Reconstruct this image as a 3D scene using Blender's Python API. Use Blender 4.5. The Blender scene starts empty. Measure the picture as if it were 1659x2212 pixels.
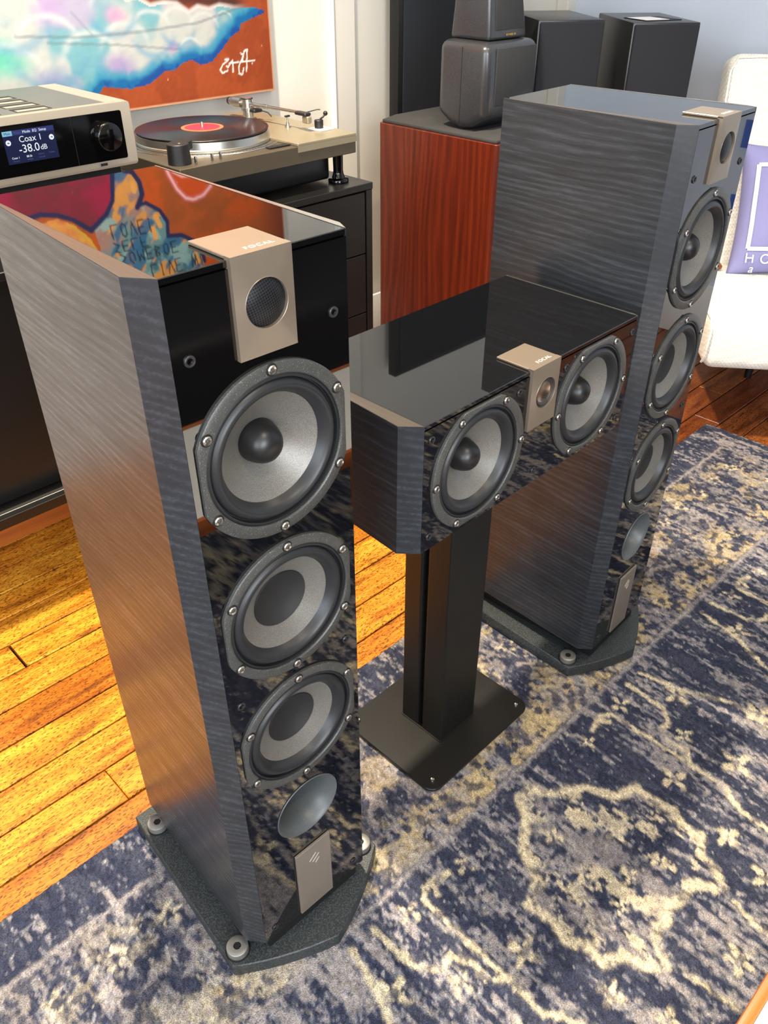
import bpy, bmesh, math, random
import numpy as np
from mathutils import Vector, Matrix
from mathutils.geometry import tessellate_polygon

random.seed(7)
PI = math.pi
scene = bpy.context.scene
COL = scene.collection
TH = 0.776            # yaw of the room's axes against the camera's heading

# ------------------------------------------------------------------ camera
cam_d = bpy.data.cameras.new('camera')
cam_d.sensor_fit = 'HORIZONTAL'
cam_d.sensor_width = 36.0
cam_d.lens = 36.0 * 1764.4 / 1659.0
cam_d.clip_start = 0.02
cam = bpy.data.objects.new('camera', cam_d)
COL.objects.link(cam)
cam.location = (0, 0, 1.2515)
cam.rotation_euler = (PI / 2 - 0.6193, 0, -TH)
scene.camera = cam

# ------------------------------------------------------------------ view + world
vs = scene.view_settings
vs.view_transform = 'Standard'
vs.look = 'None'
vs.gamma = 1.0
vs.use_curve_mapping = False
vs.exposure = -0.03
scene.cycles.max_bounces = 8
scene.cycles.diffuse_bounces = 3
scene.cycles.glossy_bounces = 4
world = bpy.data.worlds.new('world')
scene.world = world
world.use_nodes = True
bg = world.node_tree.nodes['Background']
bg.inputs[0].default_value = (0.62, 0.78, 1.0, 1)
bg.inputs[1].default_value = 1.2

# ------------------------------------------------------------------ lights
def area(name, loc, direction, sx, sy, watts, color):
    d = bpy.data.lights.new(name, 'AREA')
    d.shape = 'RECTANGLE'; d.size = sx; d.size_y = sy
    d.energy = watts; d.color = color
    o = bpy.data.objects.new(name, d); COL.objects.link(o)
    o.location = loc
    o.rotation_euler = Vector(direction).to_track_quat('-Z', 'Y').to_euler()
    return o

# daylight standing in the window openings behind the camera
area('daylight_front_window', (-0.9, -2.72, 1.65), (0, 1, -0.12), 1.9, 1.6, 165, (0.90, 0.95, 1.0))
area('daylight_side_window', (-2.32, -0.55, 1.65), (1, 0, -0.12), 2.3, 1.6, 115, (0.84, 0.92, 1.0))

SPOTS = [  # ceiling track heads: position, target, watts
    ((0.72, 1.36, 2.78), (0.78, 1.18, 0.0), 580),
    ((1.05, 0.55, 2.78), (1.50, 1.60, 0.6), 45),
    ((1.75, 0.20, 2.78), (1.65, 0.35, 0.0), 60),
    ((0.35, -0.55, 2.78), (0.75, 0.10, 0.0), 70),
]

# ------------------------------------------------------------------ node helpers
def lin(c):
    return tuple(((v / 255.0) / 12.92 if v / 255.0 <= 0.04045 else ((v / 255.0 + 0.055) / 1.055) ** 2.4) for v in c)

def rgba(c):
    return (*lin(c), 1.0)

def mat_new(name):
    m = bpy.data.materials.new(name); m.use_nodes = True
    nt = m.node_tree
    return m, nt, nt.nodes['Principled BSDF']

def setp(b, **k):
    n = dict(base='Base Color', rough='Roughness', metal='Metallic', spec='Specular IOR Level', coat='Coat Weight',
             coatr='Coat Roughness', sheen='Sheen Weight', ior='IOR', aniso='Anisotropic')
    for q, v in k.items():
        b.inputs[n[q]].default_value = v

def node(nt, t, **k):
    n = nt.nodes.new(t)
    for a, v in k.items():
        setattr(n, a, v)
    return n

def coords(nt, scale=(1, 1, 1), kind='Object', rot=(0, 0, 0), loc=(0, 0, 0)):
    tc = node(nt, 'ShaderNodeTexCoord'); mp = node(nt, 'ShaderNodeMapping')
    mp.inputs['Scale'].default_value = scale
    mp.inputs['Rotation'].default_value = rot
    mp.inputs['Location'].default_value = loc
    nt.links.new(tc.outputs[kind], mp.inputs[0])
    return mp.outputs[0]

def noise(nt, vec, scale=5, detail=4, rough=0.55, dist=0.0):
    n = node(nt, 'ShaderNodeTexNoise')
    n.inputs['Scale'].default_value = scale
    n.inputs['Detail'].default_value = detail
    n.inputs['Roughness'].default_value = rough
    n.inputs['Distortion'].default_value = dist
    if vec is not None:
        nt.links.new(vec, n.inputs['Vector'])
    return n

def ramp(nt, fac, stops):
    r = node(nt, 'ShaderNodeValToRGB')
    e = r.color_ramp.elements
    while len(e) < len(stops):
        e.new(0.5)
    for i, (p, c) in enumerate(stops):
        e[i].position = p
        e[i].color = (*c, 1.0) if len(c) == 3 else c
    nt.links.new(fac, r.inputs[0])
    return r

def bump(nt, b, height, strength=0.2, dist=0.002):
    n = node(nt, 'ShaderNodeBump')
    n.inputs['Strength'].default_value = strength
    n.inputs['Distance'].default_value = dist
    nt.links.new(height, n.inputs['Height'])
    nt.links.new(n.outputs[0], b.inputs['Normal'])

def mixc(nt, fac, a, b, blend='MIX'):
    n = node(nt, 'ShaderNodeMix', data_type='RGBA', blend_type=blend)
    for s, v in ((n.inputs[0], fac), (n.inputs[6], a), (n.inputs[7], b)):
        if hasattr(v, 'is_linked') or hasattr(v, 'links'):
            nt.links.new(v, s)
        else:
            s.default_value = v
    return n.outputs[2]

def plain(name, c, rough=0.5, metal=0.0, spec=0.5, var=0.06, vscale=30, bmp=0.0, bscale=400, coat=0.0):
    m, nt, b = mat_new(name)
    setp(b, rough=rough, metal=metal, spec=spec, coat=coat)
    v = coords(nt)
    n = noise(nt, v, vscale, 3)
    l = lin(c)
    r = ramp(nt, n.outputs[0], [(0.3, tuple(x * (1 - var) for x in l)), (0.7, tuple(min(1, x * (1 + var)) for x in l))])
    nt.links.new(r.outputs[0], b.inputs['Base Color'])
    if bmp:
        n2 = noise(nt, v, bscale, 2)
        bump(nt, b, n2.outputs[0], bmp, 0.001)
    return m

def speckle(name, c, c2, rough, scale, metal=0.0, bmp=0.15, amount=(0.62, 0.72)):
    m, nt, b = mat_new(name)
    setp(b, rough=rough, metal=metal)
    v = coords(nt)
    n = noise(nt, v, scale, 1, 0.5)
    r = ramp(nt, n.outputs[0], [(amount[0], lin(c)), (amount[1], lin(c2))])
    nt.links.new(r.outputs[0], b.inputs['Base Color'])
    bump(nt, b, n.outputs[0], bmp, 0.0006)
    return m

def wood(name, dark, mid, light, along='y', weights=(0.2, 0.0, 1.0), freq=60, warp=5.0, wscale=(5, 2.2, 5), fine=260, rough=0.35, spec=0.5, mixf=0.5, bmp=0.04, coat=0.0):
    """Veneer: growth lines across 'weights', bent by a slow warp, plus fine pores drawn out along the grain."""
    m, nt, b = mat_new(name)
    setp(b, rough=rough, spec=spec, coat=coat, coatr=0.1)
    base = coords(nt)
    wn = noise(nt, coords(nt, wscale), 1.0, 2, 0.4)
    dt = node(nt, 'ShaderNodeVectorMath', operation='DOT_PRODUCT')
    dt.inputs[1].default_value = tuple(w * freq for w in weights)
    nt.links.new(base, dt.inputs[0])
    ma = node(nt, 'ShaderNodeMath', operation='MULTIPLY_ADD')
    ma.inputs[1].default_value = warp
    nt.links.new(wn.outputs[0], ma.inputs[0]); nt.links.new(dt.outputs['Value'], ma.inputs[2])
    pp = node(nt, 'ShaderNodeMath', operation='PINGPONG'); pp.inputs[1].default_value = 1.0
    nt.links.new(ma.outputs[0], pp.inputs[0])
    k = 'xyz'.index(along)
    fs = [fine] * 3; fs[k] = fine * 0.018
    fn = noise(nt, coords(nt, tuple(fs)), 1.0, 3, 0.6)
    bs = [fine * .12] * 3; bs[k] = fine * 0.008
    bn = noise(nt, coords(nt, tuple(bs)), 1.0, 3, 0.6)
    m1 = node(nt, 'ShaderNodeMix', data_type='FLOAT'); m1.inputs[0].default_value = mixf
    nt.links.new(pp.outputs[0], m1.inputs[2]); nt.links.new(fn.outputs[0], m1.inputs[3])
    m2 = node(nt, 'ShaderNodeMix', data_type='FLOAT'); m2.inputs[0].default_value = 0.4
    nt.links.new(m1.outputs[0], m2.inputs[2]); nt.links.new(bn.outputs[0], m2.inputs[3])
    r = ramp(nt, m2.outputs[0], [(0.30, lin(dark)), (0.5, lin(mid)), (0.70, lin(light))])
    nt.links.new(r.outputs[0], b.inputs['Base Color'])
    rr = node(nt, 'ShaderNodeMapRange'); rr.inputs['From Min'].default_value = .3; rr.inputs['From Max'].default_value = .7
    rr.inputs['To Min'].default_value = rough * 1.35; rr.inputs['To Max'].default_value = rough * .8
    nt.links.new(m2.outputs[0], rr.inputs[0]); nt.links.new(rr.outputs[0], b.inputs['Roughness'])
    bump(nt, b, fn.outputs[0], bmp, 0.0006)
    return m

M = {}
M['gloss'] = plain('black_piano_gloss', (6, 6, 7), 0.02, var=0.02, spec=0.5)
M['gloss'].node_tree.nodes['Principled BSDF'].inputs['IOR'].default_value = 2.0
M['black'] = plain('matte_black', (14, 14, 15), 0.5)
M['blackpaint'] = plain('black_satin_paint', (17, 16, 15), 0.33, spec=0.4, bmp=0.03, bscale=900)
M['ash'] = wood('black_ash_veneer', (25, 27, 30), (38, 41, 46), (58, 62, 68), 'y', (.3, 0, 1), 190, 16.0, (5, 2.0, 6), 420, rough=0.28, spec=0.5, mixf=.74, bmp=.06)
M['ashedge'] = wood('black_ash_edge', (46, 40, 36), (60, 53, 47), (72, 64, 57), 'y', (1, 0, .4), 90, 1.0, (4, 2, 4), 400, rough=0.34, mixf=.8)
M['champagne'] = plain('champagne_metal', (138, 125, 110), 0.36, metal=0.6, var=0.03, bmp=0.05, bscale=1500)
M['champagne_top'] = plain('champagne_lettering', (238, 232, 220), 0.3, metal=0.3)
M['basket'] = speckle('driver_frame_grey', (58, 58, 56), (112, 111, 106), 0.42, 900)
M['cone'] = speckle('glass_fibre_cone', (98, 95, 90), (130, 126, 119), 0.4, 1400, metal=0.3, bmp=0.1, amount=(0.4, 0.75))
M['rubber'] = plain('black_rubber', (30, 31, 33), 0.42, spec=0.5)
M['capmat'] = plain('dust_cap_black', (22, 22, 23), 0.38)
M['capflat'] = plain('dust_cap_matte', (26, 26, 26), 0.62)
M['steel'] = plain('bright_steel', (200, 196, 188), 0.25, metal=1.0)
M['bolt'] = plain('satin_steel', (150, 150, 146), 0.45, metal=0.75)
M['dark'] = plain('dark_recess', (6, 6, 6), 0.6)
M['socket'] = plain('grille_socket_plastic', (34, 34, 35), 0.35)
M['port'] = speckle('port_grey', (72, 75, 76), (96, 99, 100), 0.4, 1200, bmp=0.1)
M['plaque'] = plain('plaque_metal', (140, 130, 119), 0.4, metal=0.55, var=0.03)
M['plaqueline'] = plain('plaque_engraving', (196, 186, 172), 0.35, metal=0.4)
M['powder'] = speckle('powder_coat_base', (30, 34, 36), (62, 68, 70), 0.5, 420, bmp=0.7, amount=(0.42, 0.72))
M['standmat'] = plain('stand_black_coat', (20, 19, 17), 0.42, spec=0.4, bmp=0.06, bscale=900)
M['white_wall'] = plain('wall_paint', (216, 211, 200), 0.75, var=0.02, vscale=3, bmp=0.05, bscale=120)
M['right_wall'] = plain('wall_paint_daylight_tint', (206, 216, 229), 0.75, var=0.02, vscale=3, bmp=0.05, bscale=120)  # same wall paint, with bluish window light put into its colour
M['trimwhite'] = plain('trim_white', (236, 236, 234), 0.5, var=0.01)
M['ceil'] = plain('ceiling_paint', (228, 226, 220), 0.8, var=0.01)
M['alu'] = plain('brushed_aluminium', (186, 184, 178), 0.3, metal=1.0)
M['alurim'] = plain('amp_aluminium', (178, 167, 150), 0.34, metal=0.6, var=0.02)
M['alugrey'] = plain('amp_top_grey', (92, 98, 98), 0.45, metal=0.5, var=0.03)
M['glassblk'] = plain('black_display_glass', (5, 5, 6), 0.06)
M['bronze'] = plain('turntable_bronze', (84, 76, 62), 0.42, metal=0.5, var=0.03)
M['tan'] = plain('turntable_armboard', (146, 136, 112), 0.38, metal=0.5, var=0.03)
M['vinyl'] = plain('vinyl_black', (12, 12, 13), 0.22, spec=0.6)
M['labelred'] = plain('record_label_red', (214, 36, 52), 0.5, var=0.05)
M['labelorange'] = plain('record_label_rim', (232, 96, 60), 0.5)
M['rosewood'] = wood('rosewood_veneer', (52, 15, 8), (90, 30, 14), (112, 43, 21), 'z', (.7, 1, 0), 80, 13.0, (6, 6, 1.2), 320, rough=0.28, mixf=.72, bmp=.02)
M['headgrey'] = speckle('moulded_head_grey', (44, 45, 48), (56, 57, 60), 0.27, 700, bmp=0.12, amount=(0.4, 0.7))
setp(M['headgrey'].node_tree.nodes['Principled BSDF'], spec=0.7)
M['grillecloth'] = plain('grille_cloth', (44, 45, 46), 0.8, bmp=0.4, bscale=1600)
M['foam'] = plain('cabinet_cloth_top', (52, 52, 52), 0.85, bmp=0.5, bscale=1400)
M['gold'] = plain('gold_print', (220, 170, 60), 0.4, metal=0.6)
M['panelcloth'] = plain('panel_cloth_black', (20, 24, 31), 0.8, bmp=0.4, bscale=900)
M['spkgrille'] = plain('speaker_cloth_black', (22, 24, 31), 0.85, bmp=0.3, bscale=1200)
M['spkbody'] = plain('speaker_vinyl_black', (36, 37, 38), 0.3, spec=0.5)
M['paper'] = plain('paper_white', (236, 236, 238), 0.7)
M['plinthwood'] = wood('plinth_wood', (140, 70, 24), (168, 88, 32), (184, 102, 42), 'x', (0, .3, 1), 40, 2, (1, 4, 4), 200, rough=0.4, mixf=.8)
M['legwood'] = wood('chair_leg_wood', (96, 50, 24), (140, 80, 40), (164, 100, 56), 'z', (1, .4, 0), 60, 2, (6, 6, 1), 300, rough=0.4)
M['tablewood'] = wood('table_rim_wood', (150, 74, 24), (184, 98, 38), (204, 120, 54), 'x', (0, .4, 1), 60, 2, (1, 6, 6), 300, rough=0.35, mixf=.8)
M['tabletop'] = plain('table_top_white', (236, 234, 228), 0.35, var=0.02)
M['sofa'] = plain('sofa_leather_black', (20, 17, 16), 0.5)
M['cushion'] = plain('cushion_lavender', (136, 136, 186), 0.75, var=0.05, vscale=8, bmp=0.3, bscale=900)
M['print'] = plain('cushion_white_print', (242, 242, 246), 0.7)
M['navyprint'] = plain('leaflet_dark_print', (28, 30, 40), 0.6)
M['bluebox'] = plain('packaging_blue', (60, 98, 190), 0.5)
M['cable'] = plain('cable_pale_blue', (150, 178, 205), 0.45)
M['copper'] = plain('plug_copper', (190, 100, 50), 0.35, metal=0.8)

def emissive(name, c, s):
    m, nt, b = mat_new(name)
    setp(b, base=(0, 0, 0, 1), rough=0.3)
    b.inputs['Emission Color'].default_value = (*lin(c), 1)
    b.inputs['Emission Strength'].default_value = s
    return m
M['screen'] = emissive('screen_navy', (34, 44, 92), 0.55)
M['screentab'] = emissive('screen_tab_bar', (58, 72, 142), 0.6)
M['screenlite'] = emissive('screen_active_tab', (150, 215, 245), 0.8)
M['screentext'] = emissive('screen_white', (245, 250, 255), 0.95)
M['screendim'] = emissive('screen_dim_text', (96, 106, 150), 0.6)
M['lampglow'] = emissive('lamp_glow', (255, 226, 180), 8.0)

# white woven upholstery
m, nt, b = mat_new('white_woven_upholstery')
setp(b, rough=0.85, sheen=0.2)
ck = node(nt, 'ShaderNodeTexChecker'); ck.inputs['Scale'].default_value = 150
ck.inputs['Color1'].default_value = rgba((244, 242, 234)); ck.inputs['Color2'].default_value = rgba((222, 219, 208))
v = coords(nt, rot=(0.3, 0.2, 0.785)); nt.links.new(v, ck.inputs['Vector'])
nt.links.new(ck.outputs['Color'], b.inputs['Base Color'])
bump(nt, b, ck.outputs['Fac'], 0.3, 0.001)
M['upholstery'] = m

# tweeter grille: perforated metal
m, nt, b = mat_new('perforated_tweeter_grille')
setp(b, rough=0.4, metal=0.5)
v = coords(nt, (430, 430, 430), rot=(0, 0.3, 0))
vor = node(nt, 'ShaderNodeTexVoronoi', feature='F1'); vor.inputs['Scale'].default_value = 1.0
vor.inputs['Randomness'].default_value = 0.0
sx = node(nt, 'ShaderNodeSeparateXYZ'); nt.links.new(v, sx.inputs[0])
cx = node(nt, 'ShaderNodeCombineXYZ'); nt.links.new(sx.outputs[0], cx.inputs[0]); nt.links.new(sx.outputs[2], cx.inputs[1])
nt.links.new(cx.outputs[0], vor.inputs['Vector'])
r = ramp(nt, vor.outputs['Distance'], [(0.30, (0.002, 0.002, 0.003)), (0.40, lin((44, 45, 48)))])
nt.links.new(r.outputs[0], b.inputs['Base Color'])
M['perf'] = m

# floor boards
m, nt, b = mat_new('old_pine_board')
oi = node(nt, 'ShaderNodeObjectInfo')
vm = node(nt, 'ShaderNodeVectorMath', operation='ADD')
tc = node(nt, 'ShaderNodeTexCoord'); nt.links.new(tc.outputs['Object'], vm.inputs[0])
cmb = node(nt, 'ShaderNodeCombineXYZ')
ml = node(nt, 'ShaderNodeMath', operation='MULTIPLY'); ml.inputs[1].default_value = 37.0
nt.links.new(oi.outputs['Random'], ml.inputs[0])
for i in range(3):
    nt.links.new(ml.outputs[0], cmb.inputs[i])
nt.links.new(cmb.outputs[0], vm.inputs[1])
def mapped(s):
    mp = node(nt, 'ShaderNodeMapping'); mp.inputs['Scale'].default_value = s
    nt.links.new(vm.outputs[0], mp.inputs[0]); return mp.outputs[0]
g1 = noise(nt, mapped((3, 40, 10)), 2.0, 5, 0.6, 0.6)
g2 = noise(nt, mapped((60, 190, 60)), 2.0, 4, 0.6)
g3 = noise(nt, mapped((4, 22, 5)), 1.4, 6, 0.68)
c1 = ramp(nt, g1.outputs[0], [(0.25, lin((188, 116, 30))), (0.55, lin((220, 152, 46))), (0.8, lin((232, 174, 70)))])
fl = ramp(nt, g2.outputs[0], [(0.415, (0.13, 0.07, 0.04)), (0.465, (1, 1, 1))])
c2 = mixc(nt, 0.8, c1.outputs[0], fl.outputs[0], 'MULTIPLY')
stn = ramp(nt, g3.outputs[0], [(0.36, (0.20, 0.10, 0.05)), (0.44, (0.72, 0.52, 0.38)), (0.54, (1, 1, 1))])
c3 = mixc(nt, 0.75, c2, stn.outputs[0], 'MULTIPLY')
tone = ramp(nt, oi.outputs['Random'], [(0.0, (0.66, 0.50, 0.40)), (0.35, (0.95, 0.84, 0.76)), (1.0, (1.06, 1.06, 1.0))])
c4 = mixc(nt, 1.0, c3, tone.outputs[0], 'MULTIPLY')
nt.links.new(c4, b.inputs['Base Color'])
setp(b, rough=0.36, spec=0.45)
bump(nt, b, g2.outputs[0], 0.12, 0.001)
M['board'] = m
m2_ = m.copy(); m2_.name = 'old_pine_board_brown'  # browner, darker copy for the boards towards the right
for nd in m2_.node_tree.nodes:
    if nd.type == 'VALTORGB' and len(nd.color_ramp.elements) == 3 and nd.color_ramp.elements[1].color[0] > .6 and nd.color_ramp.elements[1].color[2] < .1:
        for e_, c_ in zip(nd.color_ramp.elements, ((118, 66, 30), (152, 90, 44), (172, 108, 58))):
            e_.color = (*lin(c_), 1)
M['board_brown'] = m2_
M['subfloor'] = plain('floor_gap_dark', (12, 8, 6), 0.9)

def attr_mat(name, rough, fine=0.0, fscale=900, spec=0.3, bmp=0.0, sheen=0.0):
    m, nt, b = mat_new(name)
    a = node(nt, 'ShaderNodeAttribute'); a.attribute_name = 'pigment'
    setp(b, rough=rough, spec=spec, sheen=sheen)
    if fine:
        n = noise(nt, coords(nt), fscale, 2, 0.6)
        r = ramp(nt, n.outputs[0], [(0.3, (1 - fine,) * 3), (0.7, (1 + fine,) * 3)])
        nt.links.new(mixc(nt, 1.0, a.outputs['Color'], r.outputs[0], 'MULTIPLY'), b.inputs['Base Color'])
        if bmp:
            bump(nt, b, n.outputs[0], bmp, 0.003)
    else:
        nt.links.new(a.outputs['Color'], b.inputs['Base Color'])
    return m
M['rug'] = attr_mat('rug_pile', 0.95, 0.5, 560, spec=0.1, bmp=0.9)
M['paint'] = attr_mat('canvas_paint', 0.55, 0.05, 600)

# ------------------------------------------------------------------ mesh helpers
def link(o, parent=None):
    COL.objects.link(o)
    if parent is not None:
        o.parent = parent
    return o

def mesh_obj(name, verts, faces, mat, parent=None, smooth=False, loc=None):
    me = bpy.data.meshes.new(name)
    me.from_pydata([tuple(v) for v in verts], [], faces)
    me.validate(); me.update()
    if mat is not None:
        me.materials.append(M[mat])
    if smooth:
        me.polygons.foreach_set('use_smooth', [True] * len(me.polygons))
    o = bpy.data.objects.new(name, me)
    if loc is not None:
        o.location = loc
    return link(o, parent)

def from_bm(name, bm, mat, parent=None, smooth=False, loc=None, auto=None):
    bmesh.ops.recalc_face_normals(bm, faces=bm.faces)
    me = bpy.data.meshes.new(name)
    bm.to_mesh(me); bm.free()
    if mat is not None:
        me.materials.append(M[mat])
    if smooth or auto:
        me.polygons.foreach_set('use_smooth', [True] * len(me.polygons))
    if auto:
        me.set_sharp_from_angle(angle=auto)
    o = bpy.data.objects.new(name, me)
    if loc is not None:
        o.location = loc
    return link(o, parent)

def bevel_bm(bm, w, seg=2, edges=None):
    bmesh.ops.bevel(bm, geom=edges if edges is not None else list(bm.edges), offset=w, segments=seg, affect='EDGES', profile=0.5, clamp_overlap=True)

def box(name, lo, hi, mat, parent=None, bev=0.0, seg=2, loc=None):
    bm = bmesh.new()
    bmesh.ops.create_cube(bm, size=1)
    for v in bm.verts:
        v.co = Vector([(lo[i] + hi[i]) / 2 + v.co[i] * (hi[i] - lo[i]) for i in range(3)])
    if bev:
        bevel_bm(bm, bev, seg)
    return from_bm(name, bm, mat, parent, loc=loc, auto=0.6 if bev else None)

def prism_bm(poly, a0, a1, axis='z'):
    """poly: 2-D points; extruded along axis between a0 and a1."""
    def p(u, v, a):
        return (u, v, a) if axis == 'z' else ((a, u, v) if axis == 'x' else (u, a, v))
    bm = bmesh.new()
    lo = [bm.verts.new(p(u, v, a0)) for u, v in poly]
    hi = [bm.verts.new(p(u, v, a1)) for u, v in poly]
    bm.faces.new(lo[::-1]); bm.faces.new(hi)
    n = len(poly)
    for i in range(n):
        bm.faces.new((lo[i], lo[(i + 1) % n], hi[(i + 1) % n], hi[i]))
    return bm

def prism(name, poly, a0, a1, mat, parent=None, axis='z', bev=0.0, seg=2, loc=None):
    bm = prism_bm(poly, a0, a1, axis)
    bmesh.ops.recalc_face_normals(bm, faces=bm.faces)
    if bev:
        bevel_bm(bm, bev, seg)
    return from_bm(name, bm, mat, parent, loc=loc, auto=0.6 if bev else None)

def lathe(name, prof, mat, parent=None, segs=64, axis='y', loc=None, clip=None, smooth=True, auto=0.7):
    """prof: (radius, height along axis). clip=(axis letter, half-width): truncated round outline."""
    vs_, fs = [], []
    n = len(prof)
    for i in range(segs):
        t = 2 * PI * i / segs
        c, s = math.cos(t), math.sin(t)
        for r, h in prof:
            rr = r
            if clip:
                k = abs(c) if clip[0] == 'h' else abs(s)
                if k > 1e-6 and r > clip[2]:
                    rr = min(r, (clip[1] - (clip[3] - r)) / k) if k * r > clip[1] - (clip[3] - r) else r
            if axis == 'y':
                vs_.append((rr * c, h, rr * s))
            elif axis == 'z':
                vs_.append((rr * c, rr * s, h))
            else:
                vs_.append((h, rr * c, rr * s))
    for i in range(segs):
        j = (i + 1) % segs
        for k in range(n - 1):
            fs.append((i * n + k, j * n + k, j * n + k + 1, i * n + k + 1))
    bm = bmesh.new()
    bv = [bm.verts.new(v) for v in vs_]
    for f in fs:
        bm.faces.new([bv[q] for q in f])
    bmesh.ops.remove_doubles(bm, verts=bm.verts, dist=1e-6)
    return from_bm(name, bm, mat, parent, loc=loc, auto=auto if smooth else None)

def tube(name, pts, r, mat, parent=None, segs=10, loc=None, radii=None):
    pts = [Vector(p) for p in pts]
    bm = bmesh.new(); rings = []
    for i, p in enumerate(pts):
        d = (pts[min(i + 1, len(pts) - 1)] - pts[max(i - 1, 0)]).normalized()
        a = d.orthogonal().normalized() if i == 0 else (a_prev - d * a_prev.dot(d)).normalized()
        a_prev = a; b_ = d.cross(a)
        rr = radii[i] if radii else r
        rings.append([bm.verts.new(p + rr * (a * math.cos(2 * PI * k / segs) + b_ * math.sin(2 * PI * k / segs))) for k in range(segs)])
    for i in range(len(rings) - 1):
        for k in range(segs):
            bm.faces.new((rings[i][k], rings[i][(k + 1) % segs], rings[i + 1][(k + 1) % segs], rings[i + 1][k]))
    bm.faces.new(rings[0][::-1]); bm.faces.new(rings[-1])
    return from_bm(name, bm, mat, parent, loc=loc, auto=0.9)

def text(name, s, size, mat, parent, loc, facing='front', depth=0.0004, align='CENTER', shear=0.0, space=1.0, rot=0.0):
    cu = bpy.data.curves.new(name, 'FONT')
    cu.body = s; cu.size = size; cu.align_x = align; cu.align_y = 'CENTER'
    cu.extrude = depth; cu.shear = shear; cu.space_character = space
    cu.resolution_u = 4
    t = bpy.data.objects.new(name, cu); COL.objects.link(t)
    dg = bpy.context.evaluated_depsgraph_get()
    me = bpy.data.meshes.new_from_object(t.evaluated_get(dg))
    bpy.data.objects.remove(t)
    if facing == 'front':
        me.transform(Matrix.Rotation(PI / 2, 4, 'X'))
    me.transform(Matrix.Rotation(rot, 4, 'Z'))
    me.materials.clear(); me.materials.append(M[mat])
    o = bpy.data.objects.new(name, me); o.location = loc
    return link(o, parent)

def tag(o, label, cat, group=None, kind=None):
    o['label'] = label
    o['category'] = cat
    if group:
        o['group'] = group
    if kind:
        o['kind'] = kind
    return o

def thing(name, label, cat, loc=(0, 0, 0), rz=0.0, group=None):
    o = bpy.data.objects.new(name, None)
    o.empty_display_size = 0.05
    o.location = loc; o.rotation_euler = (0, 0, rz)
    link(o)
    return tag(o, label, cat, group)

def struct(o):
    o['kind'] = 'structure'
    return o

def copy_tree(o, parent=None):
    c = o.copy(); COL.objects.link(c); c.parent = parent
    for ch in o.children:
        copy_tree(ch, c)
    return c

def dup(o, parent, loc):
    c = o.copy(); COL.objects.link(c); c.parent = parent; c.location = loc
    for ch in o.children:
        copy_tree(ch, c)
    return c

def W2R(x, y):      # camera-heading coordinates to room coordinates
    return (math.cos(TH) * x + math.sin(TH) * y, -math.sin(TH) * x + math.cos(TH) * y)

# ------------------------------------------------------------------ numpy noise for pigments
def vnoise(x, y, seed=0):
    rng = np.random.default_rng(seed)
    tab = rng.random((256, 256))
    xi = np.floor(x).astype(int); yi = np.floor(y).astype(int)
    fx = x - xi; fy = y - yi
    fx = fx * fx * (3 - 2 * fx); fy = fy * fy * (3 - 2 * fy)
    a = tab[xi % 256, yi % 256]; b_ = tab[(xi + 1) % 256, yi % 256]
    c = tab[xi % 256, (yi + 1) % 256]; d = tab[(xi + 1) % 256, (yi + 1) % 256]
    return (a * (1 - fx) + b_ * fx) * (1 - fy) + (c * (1 - fx) + d * fx) * fy

def fbm(x, y, oct=4, seed=0, gain=0.55):
    s = np.zeros_like(x); a = 1.0; t = 0.0
    for k in range(oct):
        s += a * vnoise(x * 2 ** k + 13.7 * k, y * 2 ** k + 5.1 * k, seed + k)
        t += a; a *= gain
    return s / t

def polydist(x, y, pts, closed=False):
    d = np.full_like(x, 9.0)
    P = list(pts) + ([pts[0]] if closed else [])
    for (ax, ay), (bx_, by_) in zip(P, P[1:]):
        vx, vy = bx_ - ax, by_ - ay
        L = vx * vx + vy * vy + 1e-12
        t = np.clip(((x - ax) * vx + (y - ay) * vy) / L, 0, 1)
        d = np.minimum(d, np.hypot(x - ax - t * vx, y - ay - t * vy))
    return d

def inpoly(x, y, pts):
    r = np.zeros(x.shape, bool)
    n = len(pts)
    for i in range(n):
        (x1, y1), (x2, y2) = pts[i], pts[(i + 1) % n]
        if y1 == y2:
            continue
        c = ((y1 > y) != (y2 > y)) & (x < (x2 - x1) * (y - y1) / (y2 - y1) + x1)
        r ^= c
    return r

def smooth(a, b_, x):
    t = np.clip((x - a) / (b_ - a), 0, 1)
    return t * t * (3 - 2 * t)

def blend(col, c, w):
    w = np.clip(w, 0, 1)[..., None]
    return col * (1 - w) + np.array(lin(c)) * w

def grid_mesh(name, X, Y, Z, col, mat, parent=None, smooth_=True, extra=None):
    """X,Y,Z 2-D arrays of vertex positions, col the pigment per vertex."""
    ny, nx = X.shape
    co = np.stack([X, Y, Z], -1).reshape(-1, 3)
    idx = np.arange(nx * ny).reshape(ny, nx)
    q = np.stack([idx[:-1, :-1], idx[:-1, 1:], idx[1:, 1:], idx[1:, :-1]], -1).reshape(-1, 4)
    me = bpy.data.meshes.new(name)
    me.vertices.add(len(co)); me.vertices.foreach_set('co', co.astype(np.float32).ravel())
    me.loops.add(q.size); me.loops.foreach_set('vertex_index', q.ravel().astype(np.int32))
    me.polygons.add(len(q)); me.polygons.foreach_set('loop_start', np.arange(0, q.size, 4, dtype=np.int32))
    me.polygons.foreach_set('loop_total', np.full(len(q), 4, dtype=np.int32))
    me.update(calc_edges=True)
    a = me.color_attributes.new('pigment', 'FLOAT_COLOR', 'POINT')
    c4 = np.ones((len(co), 4), np.float32); c4[:, :3] = col.reshape(-1, 3)
    a.data.foreach_set('color', c4.ravel())
    if smooth_:
        me.polygons.foreach_set('use_smooth', np.ones(len(q), bool))
    me.materials.append(M[mat])
    o = bpy.data.objects.new(name, me)
    return link(o, parent)

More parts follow.
